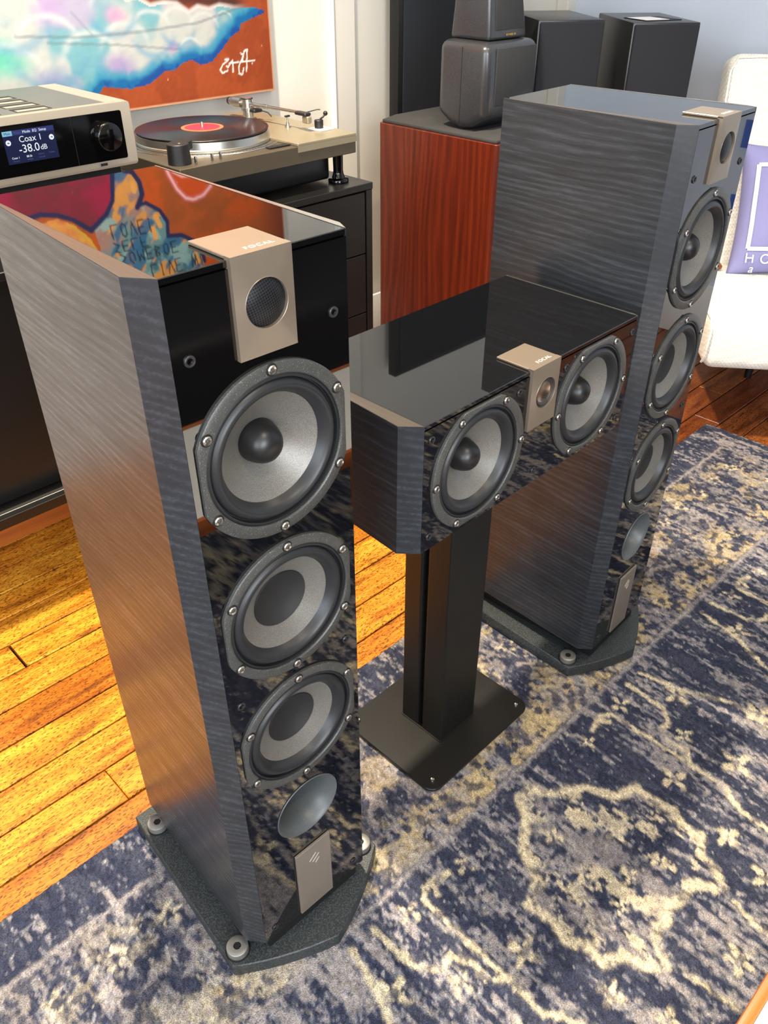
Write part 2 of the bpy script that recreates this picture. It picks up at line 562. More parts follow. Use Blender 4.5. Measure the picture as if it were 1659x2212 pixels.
# ================================================================== THE ROOM
X0, X1 = -2.2, 2.94
Y0, Y1 = -2.6, 2.05
ZC = 2.85
floor = box('floor', (X0 - .1, Y0 - .1, -0.06), (X1 + .1, Y1 + .1, -0.016), 'subfloor'); struct(floor)
bw_ = 0.0868
meshes = {}
row = 0
y = Y1 - 0.002
# seams measured on the left of the photograph fall at Y = 1.033, 1.120, 1.209 ...
y = 1.033 + bw_ * math.ceil((Y1 - 1.033) / bw_)
while y > Y0:
    ya, yb = max(y - bw_ + 0.0021, Y0), min(y - 0.0021, Y1)
    xs = [X0]
    xs += [X0 + random.uniform(.3, 1.4), random.uniform(-.3, .75), random.uniform(1.15, 1.6), random.uniform(2.05, 2.7)]
    xs.append(X1)
    for xa, xb in zip(xs, xs[1:]):
        L = round(xb - xa - 0.002, 2); wdt = round(yb - ya, 3)
        if wdt < 0.01:
            continue
        brown = xa > 1.0
        key = (L, wdt, brown)
        if key not in meshes:
            bm = bmesh.new(); bmesh.ops.create_cube(bm, size=1)
            for v_ in bm.verts:
                v_.co = Vector((v_.co.x * L, v_.co.y * wdt, v_.co.z * 0.018))
            top = [e for e in bm.edges if all(w.co.z > 0 for w in e.verts)]
            bevel_bm(bm, 0.0018, 1, top)
            me = bpy.data.meshes.new('floor_board'); bm.to_mesh(me); bm.free()
            me.materials.append(M['board_brown' if brown else 'board']); meshes[key] = me
        o = bpy.data.objects.new('floor_board', meshes[key])
        o.location = ((xa + xb) / 2, (ya + yb) / 2, -0.009 + random.uniform(-0.0012, 0.0))
        link(o, floor)
    y -= bw_

def wall_with_opening(name, axis, pos, thick, a0, a1, oa0, oa1, oz0, oz1, mat):
    """wall normal along axis, opening between oa0..oa1, oz0..oz1"""
    bm = bmesh.new()
    def bx(aa, ab, za, zb):
        g = bmesh.ops.create_cube(bm, size=1)
        for v in g['verts']:
            u = (aa + ab) / 2 + v.co.x * (ab - aa); w = pos + v.co.y * thick; z = (za + zb) / 2 + v.co.z * (zb - za)
            v.co = Vector((u, w, z)) if axis == 'y' else Vector((w, u, z))
    bx(a0, oa0, 0, ZC); bx(oa1, a1, 0, ZC); bx(oa0, oa1, 0, oz0); bx(oa0, oa1, oz1, ZC)
    return struct(from_bm(name, bm, mat))

struct(box('wall_back', (X0 - .1, Y1, -0.06), (X1 + .1, Y1 + .1, ZC), 'white_wall'))
struct(box('wall_right', (X1, Y0 - .1, -0.06), (X1 + .1, Y1, ZC), 'right_wall'))
wall_with_opening('wall_front', 'y', Y0 - .05, .1, X0 - .1, X1 + .1, -1.85, 0.05, 0.85, 2.45, 'white_wall')
wall_with_opening('wall_left', 'x', X0 - .05, .1, Y0 - .1, Y1, -1.7, 0.6, 0.85, 2.45, 'white_wall')
struct(box('ceiling', (X0 - .1, Y0 - .1, ZC), (X1 + .1, Y1 + .1, ZC + .1), 'ceil'))

def window(name, axis, pos, a0, a1, z0, z1, n):
    def bx(nm, aa, ab, za, zb, par):
        lo, hi = ((aa, pos - .03, za), (ab, pos + .03, zb)) if axis == 'y' else ((pos - .03, aa, za), (pos + .03, ab, zb))
        return box(nm, lo, hi, 'trimwhite', par, 0.004, 1)
    root = bx(name, a0, a1, z0, z0 + .05, None); struct(root)
    bx('head_rail', a0, a1, z1 - .05, z1, root); bx('jamb', a0, a0 + .05, z0, z1, root); bx('jamb', a1 - .05, a1, z0, z1, root)
    for k in range(1, n):
        c = a0 + (a1 - a0) * k / n
        bx('mullion', c - .02, c + .02, z0, z1, root)
window('window_1', 'y', Y0 - .05, -1.85, 0.05, 0.85, 2.45, 2)
window('window_2', 'x', X0 - .05, -1.7, 0.6, 0.85, 2.45, 3)

# trims on the back wall
struct(box('trim_1', (1.792, Y1 - 0.016, 0.0), (1.878, Y1, ZC), 'white_wall', None, 0.002, 1))
struct(box('trim_2', (1.784, Y1 - 0.024, 0.0), (1.792, Y1, ZC), 'trimwhite', None, 0.002, 1))
struct(box('baseboard_back', (1.45, Y1 - 0.028, 0.0), (X1 - .03, Y1 - .0165, 0.20), 'trimwhite', None, 0.004, 2))
struct(box('baseboard_right', (X1 - 0.022, Y0, 0.0), (X1, Y1 - .03, 0.20), 'trimwhite', None, 0.004, 2))
struct(box('trim_3', (X1 - 0.05, Y1 - 0.05, 0.0), (X1, Y1, ZC), 'white_wall', None, 0.003, 1))

# ceiling track heads with their own light
for i, (p, t, w) in enumerate(SPOTS):
    d = (Vector(t) - Vector(p)).normalized()
    side = ['above the sideboard floor', 'aimed at the painting', 'above the far tower', 'above the coffee table'][i]
    root = thing('ceiling_spotlight', 'white ceiling spotlight head ' + side, 'spotlight', p, 0, 'ceiling spotlights')
    can = lathe('lamp_can', [(0.0, 0.09), (0.035, 0.09), (0.04, 0.08), (0.042, 0.0), (0.036, 0.0), (0.034, 0.02), (0.0, 0.02)], 'trimwhite', root, 32, 'z')
    can.rotation_euler = d.to_track_quat('-Z', 'Y').to_euler()
    lathe('stem', [(0.0, 0.0), (0.008, 0.0), (0.008, ZC - p[2] - 0.001), (0.0, ZC - p[2] - 0.001)], 'trimwhite', root, 16, 'z')
    g = lathe('lamp_lens', [(0.0, 0.012), (0.033, 0.012)], 'lampglow', can, 24, 'z')
    ld = bpy.data.lights.new('spot_beam', 'SPOT')
    ld.energy = w; ld.color = (1.0, 0.86, 0.66); ld.spot_size = math.radians(100); ld.spot_blend = 0.9; ld.shadow_soft_size = 0.05
    lo = bpy.data.objects.new('spot_beam', ld); COL.objects.link(lo)
    lo.location = Vector(p) + d * 0.03
    lo.rotation_euler = d.to_track_quat('-Z', 'Y').to_euler()

# ================================================================== THE RUG
RX1, RY1 = 2.265, 0.884
xs = np.concatenate([np.arange(-1.3, -0.3, 0.02), np.arange(-0.3, 2.2652, 0.0034), [RX1]])
ys = np.concatenate([np.arange(-1.5, -0.2, 0.02), np.arange(-0.2, 0.8842, 0.0034), [RY1]])
xs = np.unique(np.round(xs, 5)); ys = np.unique(np.round(ys, 5))
GX, GY = np.meshgrid(xs, ys)
def rug_colour(X, Y):
    jx = (fbm(X * 120, Y * 120, 2, 31) - .5) * 0.0085
    jy = (fbm(X * 120, Y * 120, 2, 47) - .5) * 0.0085
    x = X + jx; y = Y + jy
    NAVY, NAVY2, GREY, LILAC, CREAM, TAN = (57, 61, 80), (71, 74, 90), (132, 131, 138), (160, 152, 150), (222, 206, 174), (204, 182, 138)
    col = np.zeros(X.shape + (3,)) + np.array(lin(NAVY))
    col = blend(col, NAVY2, smooth(.45, .65, fbm(X * 70, Y * 24, 3, 3)))
    s1 = fbm(X * 62, Y * 9, 3, 5, .6); s2 = fbm(X * 5, Y * 5, 3, 9); sp = fbm(X * 170, Y * 120, 2, 12)
    streak = smooth(.51, .61, s1 + (s2 - .5) * .45 + (sp - .5) * .6)
    col = blend(col, GREY, streak * .85)
    col = blend(col, LILAC, smooth(.62, .72, s1 + (s2 - .5) * .4 + (sp - .5) * .6))
    e = np.minimum(RY1 - y, RX1 - x)
    field = smooth(.385, .395, e)
    # folded field coordinates: the pattern mirrors about the medallion
    u = np.abs(((x - .795 + .53) % 1.06) - .53)
    v = np.where(y < -.02, -.04 - y, y)
    loop = [(0.0, .455), (.012, .462), (.035, .425), (.088, .392), (.112, .34), (.155, .327), (.149, .292), (.160, .256), (.143, .228), (.150, .199), (.115, .184),
            (.112, .157), (.086, .130), (.052, .172), (.03, .165), (.0, .177)]
    cw = .0085 * (0.75 + .5 * fbm(X * 40, Y * 40, 2, 77))
    d = polydist(u, v, loop)
    inside = inpoly(u, v, loop + [(0, .177)]) & (u < .17)
    # inside the medallion: mottled cream and grey
    im = smooth(.56, .64, fbm(X * 34, Y * 22, 3, 21) + (sp - .5) * .35)
    col = blend(col, CREAM, np.where(inside, im * .8, 0) * field)
    col = blend(col, LILAC, np.where(inside, smooth(.52, .64, fbm(X * 26, Y * 12, 3, 22) + (sp - .5) * .4) * .6, 0) * field)
    cm = np.exp(-(d / cw) ** 4)
    vines = [[(.245, .462), (.266, .449), (.266, .40), (.268, .32), (.265, .283), (.268, .215), (.252, .2), (.24, .169), (.24, .126)],
             [(.265, .283), (.29, .305), (.284, .334), (.302, .364), (.322, .359), (.35, .387), (.356, .472)],
             [(.075, .107), (.064, .03)], [(.205, .452), (.235, .462), (.245, .44)], [(.40, .47), (.42, .38), (.46, .30), (.45, .2), (.5, .12)]]
    for p in vines:
        cm = np.maximum(cm, np.exp(-(polydist(u, v, p) / (cw * .62)) ** 4) * .95)
    for fx, fy, fr in [(.218, .289, .028), (.329, .227, .034), (.174, .166, .022), (.298, .451, .022), (.181, .165, .02), (.40, .385, .03), (.176, .443, .018),
                       (.319, .325, .02), (.004, .058, .026), (.151, .091, .025), (.0, .245, .018), (.05, .30, .022), (.055, .225, .016), (.03, .375, .018), (.47, .25, .03)]:
        dx, dy = u - fx, v - fy
        rr = np.hypot(dx, dy); an = np.arctan2(dy, dx)
        pet = fr * (.62 + .38 * np.cos(4 * an + 1.2))
        cm = np.maximum(cm, smooth(1.15, .75, rr / np.maximum(pet, .004)) * (1 - .8 * smooth(.32, .22, rr / fr)))
    wear = smooth(.30, .46, fbm(X * 75, Y * 48, 2, 55))
    col = blend(col, CREAM, cm * field * (.25 + .75 * wear))
    # border band between the two guard lines
    border = smooth(.385, .378, e) * smooth(.10, .106, e)
    along = np.where(RY1 - y < RX1 - x, x, y)
    bt = fbm(along * 16, e * 26, 3, 61); sp2 = fbm(X * 110, Y * 80, 3, 66)
    inner = smooth(.24, .36, e)
    tanm = smooth(.47, .60, bt * .62 + sp2 * .38 + inner * .06 - .02)
    warm = smooth(.25, .75, x)
    col = blend(col, CREAM, tanm * border * (.35 + .4 * inner) * (1 - warm))
    col = blend(col, TAN, tanm * border * (.55 + .4 * inner) * warm)
    col = blend(col, LILAC, smooth(.50, .60, fbm(along * 30, e * 12, 3, 68) * .6 + sp2 * .4) * border * .6)
    per = .092
    cx = (along % per) - per / 2
    for ec, rad, cc in [(.33, .024, TAN), (.245, .03, LILAC), (.175, .022, CREAM)]:
        rr = np.hypot(cx + (.018 if cc == LILAC else 0), e - ec); an = np.arctan2(e - ec, cx)
        pet = rad * (.7 + .3 * np.cos(5 * an))
        msk = smooth(1.15, .8, rr / pet) * border
        col = blend(col, cc, msk * .8 * wear)
        col = blend(col, NAVY, smooth(.42, .3, rr / rad) * border * .9)
    spots = smooth(.62, .70, fbm(X * 46, Y * 46, 2, 91)) * border
    col = blend(col, NAVY, spots * .75)
    # guard lines
    for ec, w, c in [(.388, .0048, LILAC), (.103, .004, LILAC)]:
        col = blend(col, c, np.exp(-((e - ec) / w) ** 2) * (.55 + .45 * wear))
    # pale and dark single tufts
    t = vnoise(X * 290, Y * 240, 101)
    col = col * (0.60 + .80 * t)[..., None]
    col = blend(col, (220, 214, 206), smooth(.93, .985, vnoise(X * 260, Y * 200, 103)) * .5)
    return col
rc = rug_colour(GX, GY) * .88
GZ = 0.0106 + (vnoise(GX * 230, GY * 230, 7) - .5) * 0.0028 + (vnoise(GX * 110, GY * 110, 8) - .5) * 0.0018
edge = np.minimum(np.minimum(RY1 - GY, RX1 - GX), np.minimum(GX + 1.3, GY + 1.5))
GZ = GZ * smooth(-.0005, .0035, edge) + .0005
rug = grid_mesh('area_rug', GX, GY, GZ, rc, 'rug')
tag(rug, 'navy blue and cream distressed oriental rug under the speakers', 'rug')

# ================================================================== THE TOWER SPEAKERS
H = 1.04; ZB = 0.07
wf, wc, cd, D, wb = 0.0920, 0.1108, 0.0241, 0.3186, 0.0926

def plate_with_holes(name, outer, holes, y0, y1, mat, parent):
    """outer: (x,z) polygon, holes: list of (cx, cz, r); front at y0, back at y1."""
    loops = [[Vector((x, z, 0)) for x, z in outer]]
    for cx, cz, r in holes:
        loops.append([Vector((cx + r * math.cos(2 * PI * k / 56), cz + r * math.sin(2 * PI * k / 56), 0)) for k in range(56)])
    tris = tessellate_polygon(loops)
    flat = [p for l in loops for p in l]
    n = len(flat)
    bm = bmesh.new()
    f = [bm.verts.new((p.x, y0, p.y)) for p in flat]
    k = [bm.verts.new((p.x, y1, p.y)) for p in flat]
    for t in tris:
        try:
            bm.faces.new([f[i] for i in t])
        except ValueError:
            pass
    s = 0
    for l in loops:
        m = len(l)
        for i in range(m):
            bm.faces.new((f[s + i], f[s + (i + 1) % m], k[s + (i + 1) % m], k[s + i]))
        s += m
    bmesh.ops.recalc_face_normals(bm, faces=bm.faces)
    # front faces must look towards -y
    for fc in bm.faces:
        if abs(fc.normal.y) > .9 and fc.normal.y > 0:
            fc.normal_flip()
    me = bpy.data.meshes.new(name); bm.to_mesh(me); bm.free()
    me.materials.append(M[mat])
    return link(bpy.data.objects.new(name, me), parent)

BOLT = None
def bolts(parent, R, a0):
    """six hex-socket bolts on a driver frame"""
    global BOLT
    for k in range(6):
        t = math.radians(a0 + 60 * k)
        p = (R * math.cos(t), 0, R * math.sin(t))
        if BOLT is None:
            BOLT = [None, None]
            a = lathe('bolt', [(0.0, -.0036), (.0021, -.0036), (.0021, -.0062), (.0037, -.0066), (.0046, -.0056), (.0046, -.003)], 'steel', parent, 20, 'y')
            b_ = lathe('bolt_recess', [(0.0046, -.0044), (.0060, -.00455), (.0063, -.0040)], 'dark', parent, 20, 'y')
            BOLT = [a.data, b_.data]
            a.location = p; b_.location = p
        else:
            for nm, d in (('bolt', BOLT[0]), ('bolt_recess', BOLT[1])):
                o = bpy.data.objects.new(nm, d); o.location = p; link(o, parent)

def driver(parent, name, cx, cz, horizontal_flats, bullet, Rout=0.0905, flat=0.0838, Rb=0.0846):
    clip = ('h' if horizontal_flats else 'v', flat, 0.0805, Rout)
    fr = lathe(name, [(Rout, .002), (Rout, -.0032), (Rout - .0012, -.0042), (.0790, -.0042), (.0776, -.003), (.0772, .004), (.0772, .03)], 'basket', parent, 96, 'y', (cx, 0, cz), clip)
    lathe('gasket', [(.0775, -.0012), (.0755, -.0024), (.0742, -.0024), (.0735, .002), (.0728, .002)], 'rubber', fr, 72)
    pr = []
    for k in range(13):
        t = k / 12
        pr.append((.0730 - .0150 * t, .0022 + .0016 * t - .0068 * math.sin(PI * t) ** .8))
    pr += [(.0572, .0052), (.0562, .0070)]
    lathe('surround', pr, 'rubber', fr, 72)
    if bullet:
        lathe('cone', [(.0570, .0066), (.050, .0118), (.040, .0190), (.030, .0252), (.0215, .0300), (.020, .031)], 'cone', fr, 72)
        lathe('dust_cap', [(.0222, .0290), (.0222, .0268), (.0215, .0235), (.0205, .0190), (.0186, .0135), (.0158, .0090), (.0118, .0056), (.0066, .0036), (0.0, .0029)], 'capmat', fr, 48)
    else:
        lathe('cone', [(.0570, .0066), (.050, .0100), (.042, .0140), (.034, .0178), (.0325, .0186)], 'cone', fr, 72)
        lathe('dust_cap', [(.0345, .0172), (.0338, .0160), (.0325, .0166), (.026, .0200), (.018, .0228), (.009, .0243), (0.0, .0248)], 'capflat', fr, 48)
    bolts(fr, Rb, 30 if horizontal_flats else 0)
    return fr

def tweeter_block(parent, ztop, zbot, tz, w, depth, grille, cx=0.0):
    """folded metal plate: front face with round cut-out plus top tongue"""
    zt = ztop + .0032
    yf = -.0045
    n = 64; R = .0218
    bm = bmesh.new()
    outer, inner, inn2 = [], [], []
    for k in range(n):
        t = 2 * PI * (k + .5) / n
        c, s = math.cos(t), math.sin(t)
        hx = w / 2; hz = (zt - tz) if s > 0 else (tz - zbot)
        q = min(hx / max(abs(c), 1e-6), hz / max(abs(s), 1e-6))
        outer.append(bm.verts.new((cx + q * c, yf, tz + q * s)))
        inner.append(bm.verts.new((cx + R * c, yf - .0022, tz + R * s)))
        inn2.append(bm.verts.new((cx + (R - .0008) * c, yf + .004, tz + (R - .0008) * s)))
    # exact corners
    for sx_, sz_ in ((1, 1), (-1, 1), (-1, -1), (1, -1)):
        P = Vector((cx + sx_ * w / 2, yf, zt if sz_ > 0 else zbot))
        v = min(outer, key=lambda a: (a.co - P).length); v.co = P
    for k in range(n):
        j = (k + 1) % n
        bm.faces.new((outer[k], outer[j], inner[j], inner[k]))
        bm.faces.new((inner[k], inner[j], inn2[j], inn2[k]))
    bk = [bm.verts.new((v.co.x, .004, v.co.z)) for v in outer]
    for k in range(n):
        j = (k + 1) % n
        bm.faces.new((outer[j], outer[k], bk[k], bk[j]))
    o = from_bm('tweeter_housing', bm, 'champagne', parent, auto=0.12)
    box('top_tongue', (cx - w / 2, yf + .0002, ztop + .0002), (cx + w / 2, depth, zt - .00005), 'champagne', o, .0006, 1)
    text('logo_lettering', 'FOCAL', .0085, 'champagne_top', o, (cx + .006, .007, zt), 'top', .0002, space=1.15)
    lathe('tweeter_ring', [(R + .0003, yf - .0022), (R, yf - .0025), (R - .0004, yf - .0022), (R - .0006, yf + .001)], 'champagne', o, 48, 'y', (cx, 0, tz))
    if grille:
        lathe('tweeter_grille', [(R - .0008, yf + .0008), (R - .002, yf + .0003), (.014, yf - .0018), (.008, yf - .0030), (0.0, yf - .0035)], 'perf', o, 48, 'y', (cx, 0, tz))
    else:
        lathe('tweeter_surround', [(R - .0008, yf - .0008), (.0195, yf + .0006), (.0178, yf - .0012), (.016, yf - .0002), (.0145, yf + .0012)], 'tweetbrown', o, 48, 'y', (cx, 0, tz))
        lathe('tweeter_dome', [(.0146, yf + .0012), (.0125, yf + .0019), (.008, yf + .0030), (.004, yf + .0036), (0.0, yf + .0038)], 'domemetal', o, 40, 'y', (cx, 0, tz))
    return o
M['tweetbrown'] = plain('tweeter_surround_brown', (46, 38, 33), 0.5)
M['domemetal'] = plain('tweeter_dome_metal', (196, 180, 164), 0.26, metal=1.0)

def socket_at(parent, x, z):
    o = lathe('grille_socket', [(.0052, .001), (.0052, -.0012), (.0045, -.0018), (.0030, -.0014), (.0027, .004), (0.0, .004)], 'socket', parent, 24, 'y', (x, 0, z))
    return o

def tower(label, loc, rz):
    root = thing('tower_speaker', label, 'loudspeaker', loc, rz, 'matching tower speakers')
    box('cabinet_core', (-wf + .002, .075, ZB + .002), (wf - .002, D - .001, H - .006), 'black', root)
    box('top_panel', (-wf + .0003, .0008, H - .006), (wf + .0018, D, H), 'gloss', root, .0007, 1)
    box('bottom_panel', (-wf, .004, ZB - .004), (wf, D, ZB + .004), 'black', root)
    for s, fx, ox, oy, bx_ in ((-1, wf, wc, cd, wb + .0012), (1, wf + .002, wf + .0095, .0165, wb + .0035)):
        poly = [(s * fx, .0002), (s * ox, oy), (s * bx_, D), (s * fx, D)]
        if s < 0:
            poly = poly[::-1]
        sp = prism('side_panel', poly, ZB, H, 'ash', root)
        # veneer seen end-on along the left top edge, bright metal on the right
        prism('edge_band', [(s * fx, .0004), (s * (ox - .0004), oy), (s * (bx_ - .0004), D - .0005), (s * (wf + (.002 if s > 0 else 0)), D - .0005)], H, H + .0004, 'ashedge' if s < 0 else 'alu', sp)
    z1, z2, z3, zp = .8534, .6589, .4663, .3045
    bf = plate_with_holes('baffle', [(-wf + .0002, ZB), (wf + .0018, ZB), (wf + .0018, H - .0068), (-wf + .0002, H - .0068)],
                          [(0, z1, .0776), (0, z2, .0776), (0, z3, .0776), (0, zp, .0488)], 0.0, .02, 'gloss', root)
    tweeter_block(root, H, .9542, .9995, .061, .056, True)
    driver(root, 'midrange_driver', 0, z1, True, True)
    driver(root, 'woofer', 0, z2, True, False, Rout=.0893, Rb=.0835)
    driver(root, 'woofer', 0, z3, True, False, Rout=.0893, Rb=.0835)
    lathe('reflex_port', [(.0495, .001), (.0502, -.0006), (.0496, -.0016), (.0478, -.0006), (.0445, .0035), (.0405, .0095), (.0372, .0175), (.0350, .028), (.0342, .045), (.0340, .070), (0, .070)], 'port', root, 72, 'y', (0, 0, zp))
    for x, z in ((.076, .969), (.076, .559), (.0745, .092)):
        socket_at(root, x, z); socket_at(root, -x, z)
    pq = box('name_plaque', (-.03, -.0042, .0749), (.03, -.0004, .2181), 'plaque', root, .0005, 1)
    for k, (xa, za, xb, zb_) in enumerate([(-.008, .186, .004, .197), (-.003, .180, .009, .191), (.002, .174, .009, .181)]):
        dx, dz = xb - xa, zb_ - za; L = math.hypot(dx, dz); nx, nz = -dz / L * .0006, dx / L * .0006
        prism('emblem_line', [(xa - nx, za - nz), (xb - nx, zb_ - nz), (xb + nx, zb_ + nz), (xa + nx, za + nz)], -.0046, -.0040, 'plaqueline', pq, 'y')
    box('plinth', (-.084, .006, .040), (.084, D - .02, ZB - .003), 'black', root)
    # base plate: pointed, gently bowed front
    outl = []
    def bow(a, b_, k, n=7):
        (x0, y0), (x1, y1) = a, b_
        L = math.hypot(x1 - x0, y1 - y0); nx, ny = (y1 - y0) / L, -(x1 - x0) / L
        return [(x0 + (x1 - x0) * i / n + nx * k * 4 * (i / n) * (1 - i / n), y0 + (y1 - y0) * i / n + ny * k * 4 * (i / n) * (1 - i / n)) for i in range(n)]
    outl += bow((-.140, .020), (0, -.050), .006) + bow((0, -.050), (.140, .020), .006) + [(.140, .020), (.118, .335), (-.118, .335)]
    bp = prism('base_plate', outl, .0135, .040, 'powder', root, 'z', .0015, 1)
    for x, y_ in ((-.1205, .0354), (.1205, .0354), (.0985, .2934), (-.0985, .2934)):
        b_ = lathe('base_bolt', [(0, .0470), (.0055, .0470), (.0055, .0512), (.0146, .0516), (.0157, .0508), (.016, .0492), (.016, .040)], 'bolt', root, 36, 'z', (x, y_, 0))
        pts = [((.0060 if k % 2 else .0036) * math.cos(k * PI / 6), (.0060 if k % 2 else .0036) * math.sin(k * PI / 6)) for k in range(12)]
        prism('bolt_socket', pts, .0490, .0519, 'dark', b_)
        lathe('bolt_washer', [(.016, .0404), (.0185, .0404), (.0185, .0395)], 'dark', b_, 36, 'z')
    return root

towA = tower('nearest black tower speaker with dark grey wood sides, its top mirroring the painting', (.388, .540, 0), -.0159)
towB = copy_tree(towA)
towB.location = (1.218, .553, 0); towB.rotation_euler = (0, 0, .049)
towB['label'] = 'farther black tower speaker beside the white armchair, wood grain side in full view'

# ================================================================== CENTRE SPEAKER AND ITS STAND
cz0, cz1 = .6076, .7912
cw_, cc_, ccd, cD, cb_ = .2315, .2526, .0225, .244, .2342
cen = thing('center_speaker', 'black glossy centre speaker lying on a pedestal between the two towers', 'loudspeaker', (.833, .550, 0), .0143)
box('cabinet_core', (-cw_ + .002, .075, cz0 + .002), (cw_ - .002, cD - .001, cz1 - .006), 'black', cen)
box('top_panel', (-cw_ + .0003, .0008, cz1 - .006), (cw_ - .0003, cD, cz1), 'gloss', cen, .0007, 1)
box('bottom_panel', (-cw_, .004, cz0), (cw_, cD, cz0 + .005), 'black', cen)
for s, ox, oy, bx_ in ((-1, cc_, ccd, cb_ + .004), (1, cw_ + .003, .008, cw_ + .003)):
    poly = [(s * cw_, .0002), (s * ox, oy), (s * bx_, cD), (s * cw_, cD)]
    if s < 0:
        poly = poly[::-1]
    sp = prism('side_panel', poly, cz0, cz1, 'ash', cen)
    prism('edge_band', [(s * cw_, .0004), (s * (ox - .0004), oy), (s * (bx_ - .0004), cD - .0005), (s * cw_, cD - .0005)], cz1, cz1 + .0004, 'ashedge' if s < 0 else 'alu', sp)  # right band: bright metal standing in for a thin edge highlight
plate_with_holes('baffle', [(-cw_ + .0002, cz0), (cw_ - .0002, cz0), (cw_ - .0002, cz1 - .0068), (-cw_ + .0002, cz1 - .0068)],
                 [(-.1272, .6991, .0776), (.1272, .6991, .0776)], 0.0, .02, 'gloss', cen)
driver(cen, 'midrange_driver', -.1272, .6991, False, True)
driver(cen, 'midrange_driver', .1272, .6991, False, True)
tweeter_block(cen, cz1, .7045, .753, .061, .056, False)
for x, z in ((-.219, .769), (-.051, .769), (.053, .769), (.222, .769), (.218, .628), (.002, .628), (-.218, .628)):
    socket_at(cen, x, z)

st = thing('speaker_stand', 'black steel pedestal stand carrying the centre speaker', 'stand', (.833, .550, 0), .0143)
sx_, sy_ = -.0158, .1329
sw_, sd_ = .0964, .0996
def rrect(x0, y0, x1, y1, r, n=6):
    o = []
    for cx, cy, a in ((x1 - r, y0 + r, -90), (x1 - r, y1 - r, 0), (x0 + r, y1 - r, 90), (x0 + r, y0 + r, 180)):
        for k in range(n + 1):
            t = math.radians(a + 90 * k / n); o.append((cx + r * math.cos(t), cy + r * math.sin(t)))
    return o
prism('foot_plate', rrect(sx_ - .142, sy_ - .1145, sx_ + .142, sy_ + .1145, .022), .0145, .0205, 'standmat', st, 'z', .001, 1)
prism('column_tube', rrect(sx_ - sw_ / 2, sy_ - sd_ / 2, sx_ + sw_ / 2, sy_ - .0015, .004), .0205, .6000, 'standmat', st)
prism('column_tube', rrect(sx_ - sw_ / 2, sy_ + .0095, sx_ + sw_ / 2, sy_ + sd_ / 2, .004), .0205, .6000, 'standmat', st)
box('column_spine', (sx_ - sw_ / 2 + .012, sy_ - .004, .0205), (sx_ + sw_ / 2 - .012, sy_ + .012, .600), 'dark', st)
prism('column_weld', rrect(sx_ - sw_ / 2 - .002, sy_ - sd_ / 2 - .002, sx_ + sw_ / 2 + .002, sy_ + sd_ / 2 + .002, .005), .0205, .0225, 'standmat', st)
prism('head_plate', rrect(sx_ - .10, sy_ - .085, sx_ + .10, sy_ + .085, .01), .600, .6066, 'standmat', st)
for a in (-1, 1):
    for b_ in (-1, 1):
        lathe('spike_screw', [(0, .0212), (.0018, .0212), (.0022, .0232), (.0036, .0236), (.0042, .0224), (.0042, .0205)], 'steel', st, 20, 'z', (sx_ + a * .1214, sy_ + b_ * .0951, 0))

# ================================================================== SIDEBOARD
SX0, SX1, SY0, SY1, SZ0, SZ1 = 0.24, 1.435, 1.50, 2.00, .252, .754
sb = thing('sideboard', 'long black sideboard with drawers under the turntable', 'sideboard', (0, 0, 0))
box('top_board', (SX0, SY0, SZ1 - .016), (SX1, SY1, SZ1), 'blackpaint', sb, .0015, 1)
box('end_panel', (SX1 - .021, SY0 + .002, SZ0), (SX1 - .001, SY1, SZ1 - .016), 'blackpaint', sb, .001, 1)
box('end_panel', (SX0, SY0 + .002, SZ0), (SX0 + .02, SY1, SZ1 - .016), 'blackpaint', sb, .001, 1)
box('bottom_board', (SX0 + .02, SY0 - .001, SZ0), (SX1 - .021, SY1, SZ0 + .024), 'blackpaint', sb, .001, 1)
box('back_panel', (SX0 + .02, SY1 - .012, SZ0 + .024), (SX1 - .021, SY1 - .002, SZ1 - .016), 'blackpaint', sb)
for za, zb_ in ((.586, .734), (.431, .583), (.279, .428)):
    box('drawer', (.955, SY0 + .004, za), (SX1 - .024, SY0 + .3, zb_), 'blackpaint', sb, .001, 1)
box('divider', (.93, SY0 + .002, SZ0 + .024), (.952, SY1 - .012, SZ1 - .016), 'blackpaint', sb, .001, 1)
for k, (xa, xb) in enumerate(((.58, .926), (SX0 + .024, .62))):
    yy = SY0 + .032 + k * .018
    box('sliding_door', (xa, yy, SZ0 + .026), (xb, yy + .014, SZ1 - .018), 'blackpaint', sb, .001, 1)
box('door_track', (SX0 + .022, SY0 + .012, SZ0 + .024), (.93, SY0 + .024, SZ0 + .0275), 'alu', sb, .0006, 1)
box('plinth', (SX0 + .03, 1.812, 0.0), (SX1 - .1, 1.96, SZ0), 'plinthwood', sb, .002, 1)

# hidden lift under the streaming amplifier
eb = box('component_box', (.44, 1.61, SZ1 + .0002), (.84, 1.93, .8665), 'black', None, .002, 1)
tag(eb, 'plain black component box underneath the silver streaming amplifier', 'amplifier')

# ================================================================== STREAMING AMPLIFIER
AX0, AX1, AY0, AY1, AZ0, AZ1 = .418, .857, 1.566, 1.866, .8755, .9875
amp = thing('streaming_amplifier', 'silver amplifier with lit blue screen and black volume knob', 'amplifier', (0, 0, 0))
box('body', (AX0 + .004, AY0 + .012, AZ0 + .002), (AX1 - .004, AY1, AZ1 - .0035), 'alugrey', amp)
# front bezel as a rounded frame
bz = prism('front_bezel', rrect(AX0, AZ0, AX1, AZ1, .006), AY0, AY0 + .014, 'alurim', amp, 'y', .0015, 2)
for xa, xb in ((AX0, AX0 + .040), (AX1 - .040, AX1)):
    box('side_rail', (xa, AY0 + .014, AZ0 + .003), (xb, AY1, AZ1 - .0005), 'alurim', amp, .0015, 1)
